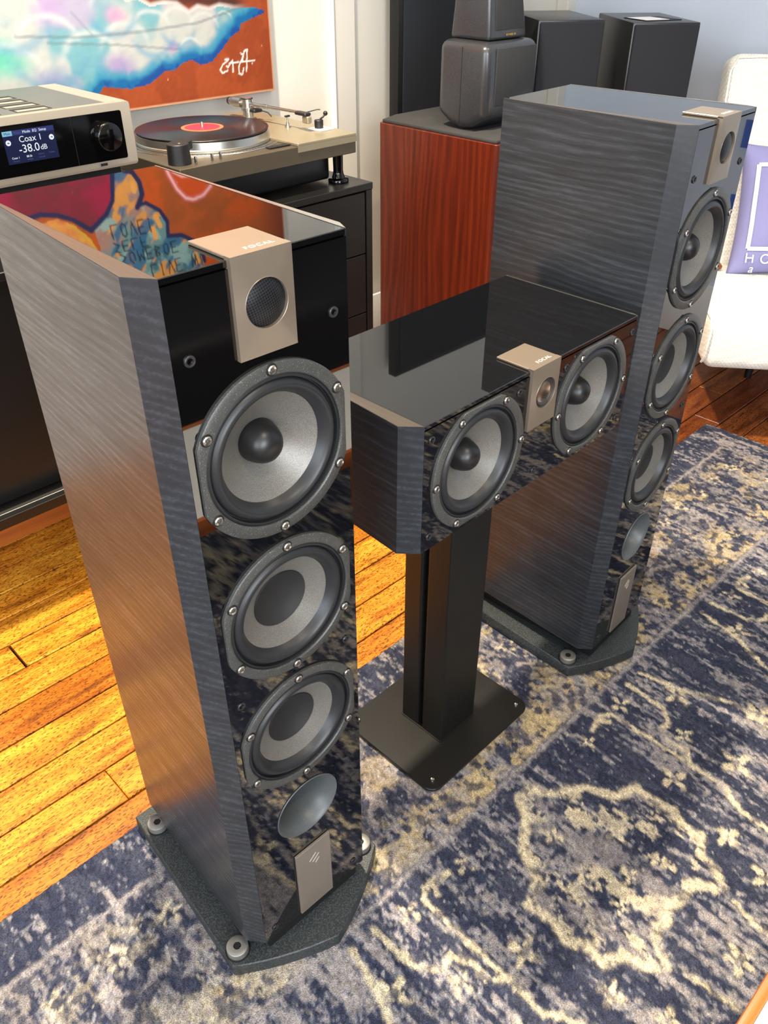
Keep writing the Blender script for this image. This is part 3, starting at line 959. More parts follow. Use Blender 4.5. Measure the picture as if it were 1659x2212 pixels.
# top plate with three rows of vents cut as slots
top = plate_with_holes('top_plate', [(AX0 + .040, -(AY1 - .001)), (AX1 - .040, -(AY1 - .001)), (AX1 - .040, -(AY0 + .014)), (AX0 + .040, -(AY0 + .014))], [], 0, 0, 'alugrey', None)
bpy.data.objects.remove(top)
box('top_plate', (AX0 + .040, AY0 + .014, AZ1 - .0035), (AX1 - .040, AY1 - .001, AZ1 - .0012), 'alugrey', amp)
for cx in (.685, .590):
    for k in range(4):
        yc = 1.617 + k * .049
        vt = box('vent_slot', (cx - .033, yc - .021, AZ1 - .0013), (cx + .033, yc + .015, AZ1 - .0006), 'dark', amp, .0003, 1)
        box('vent_lip', (cx - .031, yc - .019, AZ1 - .0007), (cx + .026, yc - .003, AZ1 - .0003), 'alurim', vt)
gb = prism('display_glass', rrect(AX0 + .022, .8895, .836, .9738, .004), AY0 - .0012, AY0 + .004, 'glassblk', amp, 'y', .0004, 1)
box('glass_seam', (.7325, AY0 - .0016, .8900), (.7333, AY0 - .0008, .9734), 'dark', gb)
sc = box('screen', (.603, AY0 - .0018, .9108), (.698, AY0 - .0010, .9648), 'screen', amp)
yt = AY0 - .0021
box('tab_bar', (.603, yt, .9570), (.698, yt + .0004, .9648), 'screentab', sc)
box('active_tab', (.603, yt - .0002, .9570), (.6205, yt + .0002, .9648), 'screenlite', sc)
def st_(s, size, x, z, mat='screentext', sp=1.0):
    text('screen_text', s, size, mat, sc, (x, yt - .0003, z), 'front', .0001, 'CENTER', 0, sp)
st_('Main', .0062, .6118, .9607, 'screen')
st_('Music', .0055, .6295, .9607, 'screendim')
st_('Mode', .0062, .6465, .9607)
st_('EQ', .0062, .6615, .9607)
st_('Setup', .0062, .6765, .9607)
st_('Coax 1', .0145, .6515, .9490)
st_('-38.0', .0190, .6455, .9332)
st_('dB', .0120, .6725, .9318)
st_('Coax 1', .0048, .6175, .9205)
st_('88.2k', .0048, .6425, .9205)
st_('Stereo', .0042, .6650, .9215, 'screendim')
st_('Treble', .0042, .6850, .9215, 'screendim')
st_('Source', .0040, .6175, .9155, 'screendim')
st_('Sample', .0040, .6425, .9155, 'screendim')
st_('+0.0 dB', .0038, .6650, .9160, 'screendim')
for x in (.6105, .6905):
    c = lathe('arrow_disc', [(0, yt - .0002), (.0046, yt - .0002), (.0046, yt + .0004)], 'screentext', sc, 24, 'y', (x, 0, .9460))
    s = -1 if x < .65 else 1
    prism('arrow_mark', [(-s * .0024, -.0004), (0, -.0004), (0, -.0016), (s * .0024, 0), (0, .0016), (0, .0004), (-s * .0024, .0004)], yt - .0006, yt - .0003, 'screen', c, 'y')
kn = lathe('volume_knob', [(0, AY0 - .0205), (.0225, AY0 - .0205), (.0242, AY0 - .0195), (.0250, AY0 - .018), (.0255, AY0 - .001)], 'glassblk', amp, 64, 'y', (.7965, 0, .9335))
box('usb_port', (.7765, AY0 - .0006, .8815), (.7905, AY0 + .0004, .8862), 'dark', amp)
for k, x in enumerate((.478, .797)):
    for y_ in (AY0 + .05, AY1 - .05):
        lathe('foot', [(0, .8667), (.013, .8667), (.014, .869), (.013, .8772), (0, .8772)], 'alu', amp, 28, 'z', (x, y_, 0))

# ================================================================== TURNTABLE
TZ = .858
tt = thing('turntable', 'vintage bronze and silver turntable standing on the black sideboard', 'turntable', (0, 0, 0))
TX0, TX1, TY0, TY1 = .925, 1.409, 1.530, 1.940
box('plinth', (TX0, TY0, TZ - .038), (TX1, TY1, TZ - .0005), 'bronze', tt, .0015, 1)
box('lower_chassis', (TX0 + .02, TY0 + .045, TZ - .098), (TX1 - .045, TY1 - .03, TZ - .038), 'blackpaint', tt, .008, 3)
ab = box('arm_board', (1.232, TY0 - .0012, TZ - .0006), (TX1 + .0006, TY1, TZ + .0058), 'tan', tt, .0012, 1)
box('arm_board_lip', (1.232, TY0 - .0014, TZ - .013), (TX1 + .0006, TY0 - .0001, TZ), 'tan', ab)
box('name_strip', (1.170, TY0 + .020, TZ), (1.228, TY0 + .036, TZ + .003), 'black', tt, .0005, 1)
pcx, pcy = 1.127, 1.742
lathe('platter_well', [(0, TZ), (.172, TZ), (.173, TZ + .0015), (.176, TZ + .0015), (.177, TZ)], 'alu', tt, 96, 'z', (pcx, pcy, 0))
lathe('platter', [(0, TZ + .0005), (.1535, TZ + .0005), (.1545, TZ + .002), (.1545, TZ + .005), (.1525, TZ + .0065), (.1505, TZ + .0205), (.1490, TZ + .0215), (0, TZ + .0215)], 'alu', tt, 128, 'z', (pcx, pcy, 0))
lathe('platter_mat', [(0, TZ + .0235), (.1465, TZ + .0235), (.1475, TZ + .0215)], 'rubber', tt, 96, 'z', (pcx, pcy, 0))
lathe('spindle', [(0, TZ + .038), (.0022, TZ + .037), (.0034, TZ + .034), (.0034, TZ + .0235)], 'steel', tt, 20, 'z', (pcx, pcy, 0))
# strobe dots round the well
bm = bmesh.new()
for k in range(120):
    t = 2 * PI * k / 120
    g = bmesh.ops.create_cube(bm, size=1)
    for v_ in g['verts']:
        p = Vector((v_.co.x * .004 + .1655, v_.co.y * .0045, v_.co.z * .0006))
        v_.co = Matrix.Rotation(t, 3, 'Z') @ p + Vector((pcx, pcy, TZ + .0003))
sd = from_bm('strobe_dots', bm, 'bronze', tt)
# motor / strobe tower
mtr = lathe('strobe_tower', [(0, TZ + .0385), (.0215, TZ + .0385), (.0225, TZ + .0375), (.0240, TZ + .001), (.0240, TZ)], 'black', tt, 40, 'z', (.955, 1.575, 0))
prism('strobe_hood', [(0, -.019), (.045, .015), (.033, .045), (-.010, .021)], TZ + .020, TZ + .0388, 'black', mtr, 'z', .002, 1)
lathe('strobe_lamp', [(0, TZ + .0405), (.003, TZ + .0395), (.0035, TZ + .0385)], 'steel', mtr, 16, 'z', (.002, -.003, 0))
for x in (.976, 1.016, 1.037):
    box('switch_lever', (x - .0022, 1.5435, TZ), (x + .0022, 1.5505, TZ + .015), 'steel', tt, .0015, 2)
# tonearm
ax, ay = 1.328, 1.838
zb_ = TZ + .006
arm = lathe('tonearm_base', [(0, zb_), (.020, zb_), (.0205, zb_ + .002), (.0135, zb_ + .003), (.013, zb_ + .020), (.0165, zb_ + .021), (.0165, zb_ + .027), (.012, zb_ + .028), (.0115, zb_ + .045), (.0135, zb_ + .046), (.0135, zb_ + .0495), (0, zb_ + .0495)], 'steel', tt, 40, 'z', (ax, ay, 0))
arm_z = zb_ + .036
piv = Vector((ax, ay, arm_z)); hd = Vector((1.337, 1.652, arm_z + .0015))
dv = (hd - piv).normalized()
tube('arm_tube', [piv - dv * .012, piv + dv * .06, piv + dv * .0605, piv + dv * .075, piv + dv * .0755, hd], .0040, 'steel', tt, 16, None, [.0042, .0042, .0052, .0052, .0038, .0034])
tube('counterweight', [piv - dv * .012, piv - dv * .020, piv - dv * .0202, piv - dv * .050, piv - dv * .0502, piv - dv * .056, piv - dv * .0565, piv - dv * .066], .01, 'alu', tt, 24, None, [.006, .006, .0115, .0115, .007, .007, .0085, .0085])
tube('counterweight_cap', [piv - dv * .066, piv - dv * .072], .0088, 'black', tt, 20)
lathe('bearing_ring', [(.0137, zb_ + .0465), (.0146, zb_ + .0470), (.0146, zb_ + .0485), (.0137, zb_ + .049)], 'black', tt, 32, 'z', (ax, ay, 0))
box('cueing_block', (ax - .006, ay - .034, zb_ + .0185), (ax + .020, ay - .012, zb_ + .0265), 'black', tt, .002, 1)
tube('cueing_arm', [(ax + .018, ay - .03, zb_ + .022), (ax + .028, ay - .044, zb_ + .018), (ax + .030, ay - .055, zb_ + .010)], .0018, 'black', tt, 8)
lathe('antiskate_dial', [(0, zb_ + .010), (.004, zb_ + .010), (.0045, zb_), (0, zb_)], 'steel', tt, 16, 'z', (ax - .03, ay - .012, 0))
hs = box('headshell', (1.3285, 1.616, arm_z - .0035), (1.3475, 1.656, arm_z + .0035), 'black', tt, .002, 1)
box('cartridge', (1.3310, 1.610, arm_z - .019), (1.3445, 1.632, arm_z - .0035), 'tan', tt, .002, 1)
tube('finger_lift', [(1.3465, 1.640, arm_z), (1.356, 1.628, arm_z + .004), (1.366, 1.616, arm_z + .008), (1.372, 1.612, arm_z + .0075)], .0012, 'black', tt, 8)
ar = lathe('arm_rest_post', [(0, zb_), (.0075, zb_), (.0075, zb_ + .004), (.0042, zb_ + .005), (.0036, zb_ + .010), (.0020, zb_ + .011), (.0020, zb_ + .024), (0, zb_ + .024)], 'steel', tt, 20, 'z', (1.334, 1.690, 0))
box('arm_rest_clip', (-.007, -.003, zb_ + .0225), (.007, .003, zb_ + .0265), 'black', ar, .001, 1)
box('cue_switch_plate', (1.352, 1.593, zb_), (1.397, 1.637, zb_ + .003), 'trimwhite', tt, .001, 1)
kb = lathe('cue_switch_knob', [(0, zb_ + .021), (.0095, zb_ + .021), (.0105, zb_ + .020), (.0105, zb_ + .003)], 'black', tt, 28, 'z', (1.371, 1.618, 0))
tube('cue_switch_lever', [(0, 0, zb_ + .020), (.012, -.002, zb_ + .026), (.017, -.003, zb_ + .031)], .0022, 'black', kb, 8)
lathe('cue_switch_ball', [(0, .0055), (.0035, .0044), (.0054, .0012), (.0054, -.0012), (.0035, -.0044), (0, -.0055)], 'black', kb, 16, 'y', (.019, -.003, zb_ + .033))
for x, y_ in ((1.378, 1.562), (.955, 1.562), (1.378, 1.905), (.955, 1.905)):
    lathe('turntable_leg', [(0, SZ1), (.0235, SZ1), (.025, SZ1 + .0015), (.025, SZ1 + .006), (.0235, SZ1 + .008), (.016, SZ1 + .010), (.0135, SZ1 + .018), (.0125, SZ1 + .020), (.0125, SZ1 + .024), (.0118, SZ1 + .024), (.0125, SZ1 + .0665), (0, SZ1 + .0665)], 'blackgloss', tt, 36, 'z', (x, y_, 0)) if 'blackgloss' in M else \
    lathe('turntable_leg', [(0, SZ1), (.0235, SZ1), (.025, SZ1 + .0015), (.025, SZ1 + .006), (.0235, SZ1 + .008), (.016, SZ1 + .010), (.0135, SZ1 + .018), (.0125, SZ1 + .020), (.0125, SZ1 + .024), (.0118, SZ1 + .024), (.0125, SZ1 + .0665), (0, SZ1 + .0665)], 'glassblk', tt, 36, 'z', (x, y_, 0))
rec = thing('vinyl_record', 'black vinyl record with a red label on the turntable', 'record', (pcx, pcy, TZ + .0236))
pr = [(.0035, 0), (.0035, .0018), (.048, .0018), (.0505, .0014)]
for k in range(24):
    r_ = .052 + k * .0039
    pr += [(r_, .0020), (r_ + .0019, .0017)]
pr += [(.1465, .0021), (.1502, .0018), (.1506, .0010), (.1500, 0)]
lathe('disc', pr, 'vinyl', rec, 128, 'z', auto=0.05)
lb = lathe('label', [(.0036, .0019), (.044, .0019), (.0445, .0023), (.0038, .0024)], 'labelred', rec, 64, 'z')
lathe('label_rim', [(.0400, .0025), (.0478, .0025), (.0480, .0020)], 'labelorange', rec, 64, 'z')

# ================================================================== THE PAINTING
PX0, PX1, PZ0, PZ1 = 0.10, 1.556, .888, 1.92
PY = 2.02
xs = np.concatenate([np.arange(PX0, .68, .012), np.arange(.68, PX1, .0030), [PX1]])
zs = np.concatenate([np.arange(PZ0, 1.72, .0030), np.arange(1.72, PZ1, .012), [PZ1]])
QX, QZ = np.meshgrid(xs, zs)
def painting_colour(x, z):
    n1 = fbm(x * 7, z * 7, 4, 201); n2 = fbm(x * 18, z * 18, 4, 211); n3 = fbm(x * 60, z * 9, 3, 221); n4 = fbm(x * 4, z * 4, 3, 231)
    col = np.zeros(x.shape + (3,)) + np.array(lin((158, 72, 34)))
    col = blend(col, (186, 88, 28), smooth(1.25, 1.36, z) * .9)
    col = blend(col, (204, 86, 12), smooth(.48, .62, n1) * smooth(1.26, 1.4, z))
    col = blend(col, (150, 78, 24), smooth(.52, .66, n2) * smooth(1.26, 1.4, z) * .6)
    col = blend(col, (120, 50, 26), smooth(1.45, 1.56, x) * smooth(1.3, 1.5, z) * .8)
    col = blend(col, (140, 60, 28), smooth(.45, .65, n2) * smooth(1.2, 1.1, z) * .7)
    # crimson upper left with a dark outline
    crim = inpoly(x, z, [(.10, 1.24), (1.022, 1.24), (1.026, 1.33), (1.010, 1.406), (.942, 1.450), (.885, 1.402), (.83, 1.388), (.72, 1.40), (.10, 1.42)])
    col = np.where(crim[..., None], blend(blend(col * 0 + np.array(lin((128, 34, 52))), (160, 24, 66), smooth(.45, .65, n1 + (x - .8) * .5)), (104, 44, 52), smooth(.55, .7, n2) * .5), col)
    # yellow-orange hill
    hill = inpoly(x, z, [(.70, 1.42), (.80, 1.41), (.86, 1.405), (.90, 1.428), (.935, 1.468), (.957, 1.52), (.95, 1.62), (.70, 1.62)])
    col = np.where(hill[..., None], blend(blend(col * 0 + np.array(lin((232, 160, 78))), (214, 120, 70), smooth(.45, .6, n2)), (214, 180, 40), smooth(.02, .0, polydist(x, z, [(.90, 1.428), (.935, 1.468), (.957, 1.52)])) * .7), col)
    # the teal figure
    fig = [(1.030, 1.24), (1.028, 1.33), (1.012, 1.406), (.950, 1.452), (.958, 1.50), (.965, 1.58), (1.0, 1.66), (1.262, 1.66), (1.262, 1.602), (1.254, 1.559), (1.199, 1.518), (1.157, 1.507), (1.161, 1.472), (1.144, 1.439),
           (1.106, 1.412), (1.078, 1.419), (1.098, 1.398), (1.098, 1.358), (1.079, 1.330), (1.075, 1.24)]
    fm = inpoly(x, z, fig)
    ang = fbm((x + z) * 30, (x - z) * 9, 3, 241)
    fc = np.zeros(x.shape + (3,)) + np.array(lin((104, 148, 154)))
    fc = blend(fc, (66, 112, 134), smooth(.5, .6, ang))
    fc = blend(fc, (176, 130, 118), smooth(.50, .62, n1 + (1.02 - x) * .7) * .9)
    fc = blend(fc, (150, 190, 190), smooth(.56, .66, n2) * .8)
    fc = blend(fc, (224, 156, 78), smooth(.57, .63, fbm((x + z) * 22, (x - z) * 11, 3, 251) + (z - 1.48) * .4))
    fc = blend(fc, (40, 104, 150), smooth(.60, .66, fbm((x + z) * 16, (x - z) * 8, 3, 261)) * .9)
    col = np.where(fm[..., None], fc, col)
    ow = .0062 + .003 * (n2 - .5)
    for p, w in [([(1.027, 1.24), (1.027, 1.325), (1.015, 1.39), (.99, 1.42), (.942, 1.450)], 1.1), ([(.942, 1.450), (.90, 1.415), (.865, 1.398), (.825, 1.388), (.78, 1.392)], 1.0),
                 ([(1.060, 1.325), (1.082, 1.332), (1.097, 1.358), (1.100, 1.39), (1.080, 1.419)], 1.2), ([(1.080, 1.415), (1.106, 1.412), (1.144, 1.439), (1.161, 1.472), (1.157, 1.507)], .9),
                 ([(1.157, 1.509), (1.199, 1.515), (1.236, 1.540), (1.256, 1.565), (1.262, 1.602)], 1.0)]:
        col = blend(col, (28, 34, 84), smooth(1.25, .7, polydist(x, z, p) / (ow * w)))
    for p in [[(1.078, 1.36), (1.079, 1.378)], [(1.128, 1.45), (1.138, 1.478)], [(1.115, 1.48), (1.12, 1.505)], [(1.235, 1.575), (1.24, 1.60)]]:
        col = blend(col, (238, 170, 84), smooth(1.2, .7, polydist(x, z, p) / .007))
    # pink ring
    ring = [(1.168, 1.24), (1.172, 1.31), (1.186, 1.354), (1.205, 1.395), (1.228, 1.422), (1.252, 1.430), (1.285, 1.424), (1.311, 1.405), (1.33, 1.37), (1.335, 1.31), (1.33, 1.24)]
    rd = polydist(x, z, ring)
    col = blend(col, (222, 80, 12), np.where(inpoly(x, z, ring), .75, 0))
    col = blend(col, (238, 120, 130), smooth(.011, .004, rd) * .75)
    col = blend(col, (250, 196, 196), smooth(.0042, .002, rd))
    col = blend(col, (245, 180, 180), smooth(.005, .002, polydist(x, z, [(1.20, 1.35), (1.225, 1.366), (1.26, 1.368), (1.29, 1.36)])))
    # hand-drawn words
    G = {'L': [[(0, 1), (0, 0), (.8, 0)]], 'I': [[(.3, 1), (.3, 0)]], 'V': [[(0, 1), (.4, 0), (.8, 1)]], 'E': [[(.8, 1), (0, 1), (0, 0), (.8, 0)], [(0, .5), (.6, .5)]],
         'W': [[(0, 1), (.2, 0), (.45, .8), (.7, 0), (.9, 1)]], 'O': [[(.1, .2), (.1, .8), (.4, 1), (.7, .8), (.7, .2), (.4, 0), (.1, .2)]], 'S': [[(.7, 1), (.1, .9), (.7, .35), (.1, 0)]],
         'M': [[(0, 0), (.1, 1), (.4, .4), (.7, 1), (.8, 0)]], 'B': [[(.1, 0), (.1, 1), (.6, .8), (.1, .5), (.7, .25), (.1, 0)]], 'F': [[(0, 0), (0, 1), (.8, 1)], [(0, .5), (.5, .5)]], '!': [[(.3, 1), (.3, .3)], [(.3, .08), (.3, 0)]], ' ': []}
    for word, xa, zc, h, wd, sl in [('LOVE!', .994, 1.467, .036, .026, .06), ('SELF', .992, 1.507, .027, .027, .05), ('SOMEBOE', 1.005, 1.541, .030, .026, 0.0), ('LIVE WI', 1.090, 1.592, .036, .0255, .03)]:
        for i, ch in enumerate(word):
            for stroke in G[ch]:
                pts = [(xa + wd * i + a * wd * .85 + .10 * (b_ * h), zc - h / 2 + b_ * h + sl * (wd * i) * .4) for a, b_ in stroke]
                col = blend(col, (24, 26, 34), smooth(.0026, .0011, polydist(x, z, pts)) * .9)
    # the cloud
    low = [(1.541, 1.074), (1.462, 1.053), (1.455, 1.038), (1.425, 1.025), (1.397, 1.001), (1.36, .974), (1.325, .969), (1.300, .982), (1.276, .980), (1.25, .966), (1.215, .963), (1.17, .940), (1.116, .935), (1.046, .946), (1.035, .936), (.98, .905), (.9, .90), (.8, .915), (.68, .90), (.4, .93), (.1, .96)]
    upp = [(1.541, 1.078), (1.50, 1.089), (1.445, 1.087), (1.40, 1.094), (1.368, 1.087), (1.335, 1.094), (1.308, 1.083), (1.275, 1.103), (1.241, 1.107), (1.203, 1.102), (1.17, 1.118), (1.139, 1.115), (1.10, 1.15), (1.02, 1.16), (.9, 1.21), (.7, 1.2), (.4, 1.22), (.1, 1.2)]
    dk = smooth(.050, .012, polydist(x, z, [(1.16, 1.16), (1.25, 1.135), (1.36, 1.125), (1.48, 1.105)])) * smooth(1.50, 1.44, x)
    col = blend(col, (66, 40, 34), dk * .95)
    cm = inpoly(x, z, upp[::-1] + low) if False else inpoly(x, z, upp + low[::-1])
    dl = polydist(x, z, low); du = polydist(x, z, upp)
    wob = (n2 - .5) * .03
    cc = np.zeros(x.shape + (3,)) + np.array(lin((176, 206, 208)))
    cc = blend(cc, (136, 196, 208), smooth(.47, .60, n1))
    cc = blend(cc, (214, 196, 224), smooth(.52, .64, fbm(x * 6 + 4, z * 9, 3, 271)) * .8)
    cc = blend(cc, (222, 222, 216), smooth(.55, .66, fbm(x * 9, z * 5, 3, 281)) * .9)
    for px, pz, r_, c in [(.823, 1.023, .06, (96, 220, 190)), (1.108, 1.090, .03, (240, 176, 214)), (.944, 1.108, .05, (206, 178, 226)), (1.101, .985, .045, (184, 158, 216)), (1.25, 1.015, .02, (224, 150, 206)), (.93, .96, .05, (150, 160, 214)), (1.30, 1.0, .02, (190, 170, 214))]:
        cc = blend(cc, c, smooth(1.3, .2, np.hypot(x - px, (z - pz) * 1.3) / r_ + (n2 - .5) * .8) * .85)
    # billows: lit crowns, blue undersides
    for bx_, bz_, br in [(1.345, 1.045, .05), (1.27, 1.06, .052), (1.20, 1.05, .06), (1.12, 1.015, .075), (1.03, 1.00, .08), (.93, 1.03, .09), (.83, .98, .09), (1.41, 1.06, .03), (1.10, 1.10, .06), (.86, 1.10, .08), (1.30, 1.005, .035)]:
        rr = np.hypot(x - bx_, (z - bz_) * 1.15) / br + (n2 - .5) * .22
        up_ = (z - bz_) / br
        cc = blend(cc, (232, 238, 236), np.exp(-((rr - .86) / .10) ** 2) * smooth(-.1, .6, up_) * .75)
        cc = blend(cc, (110, 176, 212), np.exp(-((rr - .95) / .16) ** 2) * smooth(.1, -.6, up_) * .55)
    cc = blend(cc, (120, 130, 140), smooth(.0042, .002, polydist(x, z, [(.86, 1.062), (1.0, 1.052), (1.18, 1.053), (1.33, 1.062), (1.47, 1.09)])) * .45)
    cc = blend(cc, (120, 130, 140), smooth(.004, .002, polydist(x, z, [(.93, 1.045), (1.1, 1.030), (1.27, 1.008)])) * .4)
    cc = blend(cc, (120, 130, 150), smooth(.004, .0018, polydist(x, z, [(1.0, 1.10), (1.04, 1.055)])) * .3)
    band = dl + wob
    cc = blend(cc, (60, 168, 206), smooth(.045, .022, band) * .9)
    cc = blend(cc, (26, 118, 186), smooth(.026, .012, band))
    cc = blend(cc, (30, 76, 170), smooth(.5, .6, fbm(x * 30, z * 30, 3, 291)) * smooth(.02, .008, band) * .8)
    cc = blend(cc, (60, 96, 186), smooth(.95, .90, z + wob) * smooth(1.05, .95, x) * .7)
    cc = cc * .66
    col = np.where(cm[..., None], cc, col)
    col = blend(col, (232, 224, 220), np.where(~cm, smooth(.012, .002, du), 0) * smooth(1.50, 1.40, x) * smooth(1.06, 1.09, z) * .7)
    # signature
    sg = lambda L: [(1.312 + (px - 1200) / 2.765 * .000967 * 1.0, 0) for px in L]
    def S(px, pz):      # strokes noted in the zoomed photograph
        return (1.378 + (px - 1310) * .000571, .945 + (440 - pz) * .000327)
    for stroke in [[(1370, 345), (1350, 345), (1365, 355), (1335, 380), (1318, 415), (1330, 440), (1360, 425)], [(1355, 395), (1362, 405), (1385, 365), (1390, 360), (1388, 440)], [(1372, 378), (1425, 372)],
                   [(1440, 315), (1455, 330), (1425, 400), (1420, 460), (1440, 465), (1450, 420)], [(1445, 375), (1460, 300), (1478, 295), (1470, 380), (1465, 445)], [(1440, 378), (1517, 378)], [(1500, 396), (1503, 398)]]:
        col = blend(col, (246, 240, 232), smooth(.0024, .0009, polydist(x, z, [S(*q) for q in stroke])))
    sparks = smooth(.975, .99, vnoise(x * 130, z * 130, 301)) * np.where(cm, 0, 1)
    col = blend(col, (232, 190, 150), sparks * .6)
    ed = np.minimum(np.minimum(PX1 - x, z - PZ0), x - PX0)
    col = blend(col, (226, 178, 140), smooth(.006, .002, ed) * .7)
    return col
pc = painting_colour(QX, QZ) * .78
pa = thing('wall_painting', 'large graffiti style painting of a cloud on rust orange canvas', 'painting', (0, 0, 0))
grid_mesh('canvas', QX, np.full_like(QX, PY) + (fbm(QX * 90, QZ * 90, 2, 311) - .5) * .0006, QZ, pc, 'paint', pa)
box('stretcher', (PX0, PY + .0006, PZ0), (PX1, Y1 - .001, PZ1), 'canvasedge' if 'canvasedge' in M else 'paper', pa)

# ================================================================== ROSEWOOD SPEAKER WITH MOULDED HEADS
kf = thing('rosewood_speaker', 'tall rosewood floor speaker with two moulded grey head boxes on top', 'loudspeaker', (0, 0, 0))
kx0, kx1, ky0, ky1 = 1.80, 2.092, 1.415, 1.858
prism('bass_cabinet', rrect(kx0, ky0, kx1, ky1, .012), .03, .797, 'rosewood', kf, 'z', .002, 1)
box('base', (kx0 + .02, ky0 + .02, 0.0), (kx1 - .02, ky1 - .02, .03), 'black', kf)
cv = box('cloth_top', (kx0 + .008, ky0 + .010, .797), (kx1 - .008, ky1 - .008, .806), 'foam', kf, .003, 2)
def pad(xa, xb, ya, yb, h):
    bm = bmesh.new()
    lo = [bm.verts.new(p) for p in ((xa, ya, .8055), (xb, ya, .8055), (xb, yb, .8055), (xa, yb, .8055))]
    i = .028
    hi = [bm.verts.new(p) for p in ((xa + i, ya + i, .8055 + h), (xb - i, ya + i, .8055 + h), (xb - i, yb - i, .8055 + h), (xa + i, yb - i, .8055 + h))]
    bm.faces.new(hi)
    for k in range(4):
        bm.faces.new((lo[k], lo[(k + 1) % 4], hi[(k + 1) % 4], hi[k]))
    bevel_bm(bm, .008, 3, [e for e in bm.edges if all(v.co.z > .806 for v in e.verts)])
    from_bm('cloth_pad', bm, 'foam', cv, auto=0.9)
pad(kx0 + .011, kx1 - .011, 1.700, ky1 - .011, .014)
pad(kx0 + .011, kx1 - .011, ky0 + .013, 1.545, .006)
# lower head: hull shaped underneath
prof = [(1.503, 1.016), (1.500, .850), (1.508, .838), (1.545, .815), (1.585, .807), (1.625, .815), (1.664, .838), (1.672, .850), (1.672, 1.018)]
bm = prism_bm(prof, 1.842, 2.062, 'x')
bmesh.ops.recalc_face_normals(bm, faces=bm.faces)
bevel_bm(bm, .024, 5, [e for e in bm.edges if e.calc_length() > .001 and (abs(e.verts[0].co.x - e.verts[1].co.x) < 1e-6 or min(v.co.z for v in e.verts) > 1.0)])
hl = from_bm('midrange_head', bm, 'headgrey', kf, auto=0.6)
box('head_grille', (1.879, 1.4975, .868), (2.043, 1.5035, 1.004), 'grillecloth', hl, .003, 2)
box('head_seam', (1.8413, 1.5855, .822), (1.8423, 1.5865, 1.005), 'dark', hl)
# upper head, tapering upwards
bm = bmesh.new()
lo = [bm.verts.new(p) for p in ((1.880, 1.530, 1.0175), (2.039, 1.530, 1.0175), (2.039, 1.666, 1.0175), (1.880, 1.666, 1.0175))]
hi = [bm.verts.new(p) for p in ((1.884, 1.548, 1.225), (2.004, 1.548, 1.225), (2.004, 1.645, 1.225), (1.884, 1.645, 1.225))]
bm.faces.new(lo[::-1]); bm.faces.new(hi)
for k in range(4):
    bm.faces.new((lo[k], lo[(k + 1) % 4], hi[(k + 1) % 4], hi[k]))
bmesh.ops.recalc_face_normals(bm, faces=bm.faces)
bevel_bm(bm, .010, 4)
hu = from_bm('tweeter_head', bm, 'headgrey', kf, auto=0.6)
bm = bmesh.new()
lo = [bm.verts.new(p) for p in ((1.905, 1.5285, 1.040), (2.022, 1.5285, 1.040), (2.004, 1.5415, 1.190), (1.905, 1.5415, 1.190))]
hi = [bm.verts.new((v.co.x, v.co.y + .006, v.co.z)) for v in lo]
bm.faces.new(lo); bm.faces.new(hi[::-1])
for k in range(4):
    bm.faces.new((lo[k], hi[k], hi[(k + 1) % 4], lo[(k + 1) % 4]))
bmesh.ops.recalc_face_normals(bm, faces=bm.faces); bevel_bm(bm, .002, 2)
from_bm('head_grille', bm, 'grillecloth', hu, auto=0.6)
text('name_print', 'KEF MODEL 107', .0058, 'gold', hu, (1.966, 1.5285, 1.0288), 'front', .0002)

# tall dark panel speaker against the back wall
pn = thing('panel_speaker', 'tall flat black panel speaker against the wall behind the rosewood one', 'loudspeaker', (0, 0, 0))
box('frame', (1.985, 1.962, .02), (2.545, 2.000, 1.70), 'panelframe' if 'panelframe' in M else 'black', pn, .003, 2)
box('cloth_panel', (2.005, 1.956, .06), (2.525, 1.964, 1.68), 'panelcloth', pn, .003, 2)
for x in (2.10, 2.43):
    box('foot', (x - .02, 1.93, 0.0), (x + .02, 2.017, .02), 'black', pn, .002, 1)

# ================================================================== TWO BLACK BOX SPEAKERS IN THE CORNER
def box_speaker(label, wx, wy, rot, ztop, w, dep, hgt):
    x, y_ = W2R(wx, wy)
    root = thing('bookshelf_speaker', label, 'loudspeaker', (x, y_, ztop - hgt), rot - TH, 'black box speakers in the far corner')
    box('body', (0, .012, 0), (w, dep, hgt), 'spkbody', root, .003, 2)
    box('cloth_grille', (.004, 0, .004), (w - .004, .0125, hgt - .004), 'spkgrille', root, .005, 3)
    return root
def box_stand(label, wx, wy, rot, ztop, w, dep):
    x, y_ = W2R(wx, wy)
    root = thing('bookshelf_stand', label, 'stand', (x, y_, 0), rot - TH, 'stands of the box speakers')
    box('top_plate', (.01, .03, ztop - .012), (w - .01, dep - .04, ztop), 'black', root, .002, 1)
    box('post', (w / 2 - .03, dep / 2 - .03, .015), (w / 2 + .03, dep / 2 + .03, ztop - .012), 'black', root, .003, 1)
    box('foot', (-.01, .02, 0), (w + .01, dep - .02, .015), 'black', root, .003, 1)
hgt = .38
box_speaker('left of the two black box speakers in the corner, bare top', .430, 2.62, .124, 1.0475, .192, .34, hgt)
box_speaker('right of the two black box speakers in the corner, leaflet on top', .693, 2.62, .072, 1.0415, .192, .345, hgt)
box_stand('black stand under the left box speaker in the corner', .430, 2.62, .124, 1.0475 - hgt - .0003, .192, .34)
box_stand('black stand under the right box speaker in the corner', .693, 2.62, .072, 1.0415 - hgt - .0003, .192, .345)
lx, ly = W2R(.775, 2.735)
lf = thing('leaflet', 'small white and black leaflet lying on the right corner speaker', 'leaflet', (lx, ly, 1.0418), .35 - TH)
box('card', (-.06, -.05, 0), (.06, .06, .0022), 'navyprint', lf, .0004, 1)
box('white_print', (-.055, -.044, .0022), (.022, .050, .0027), 'paper', lf)

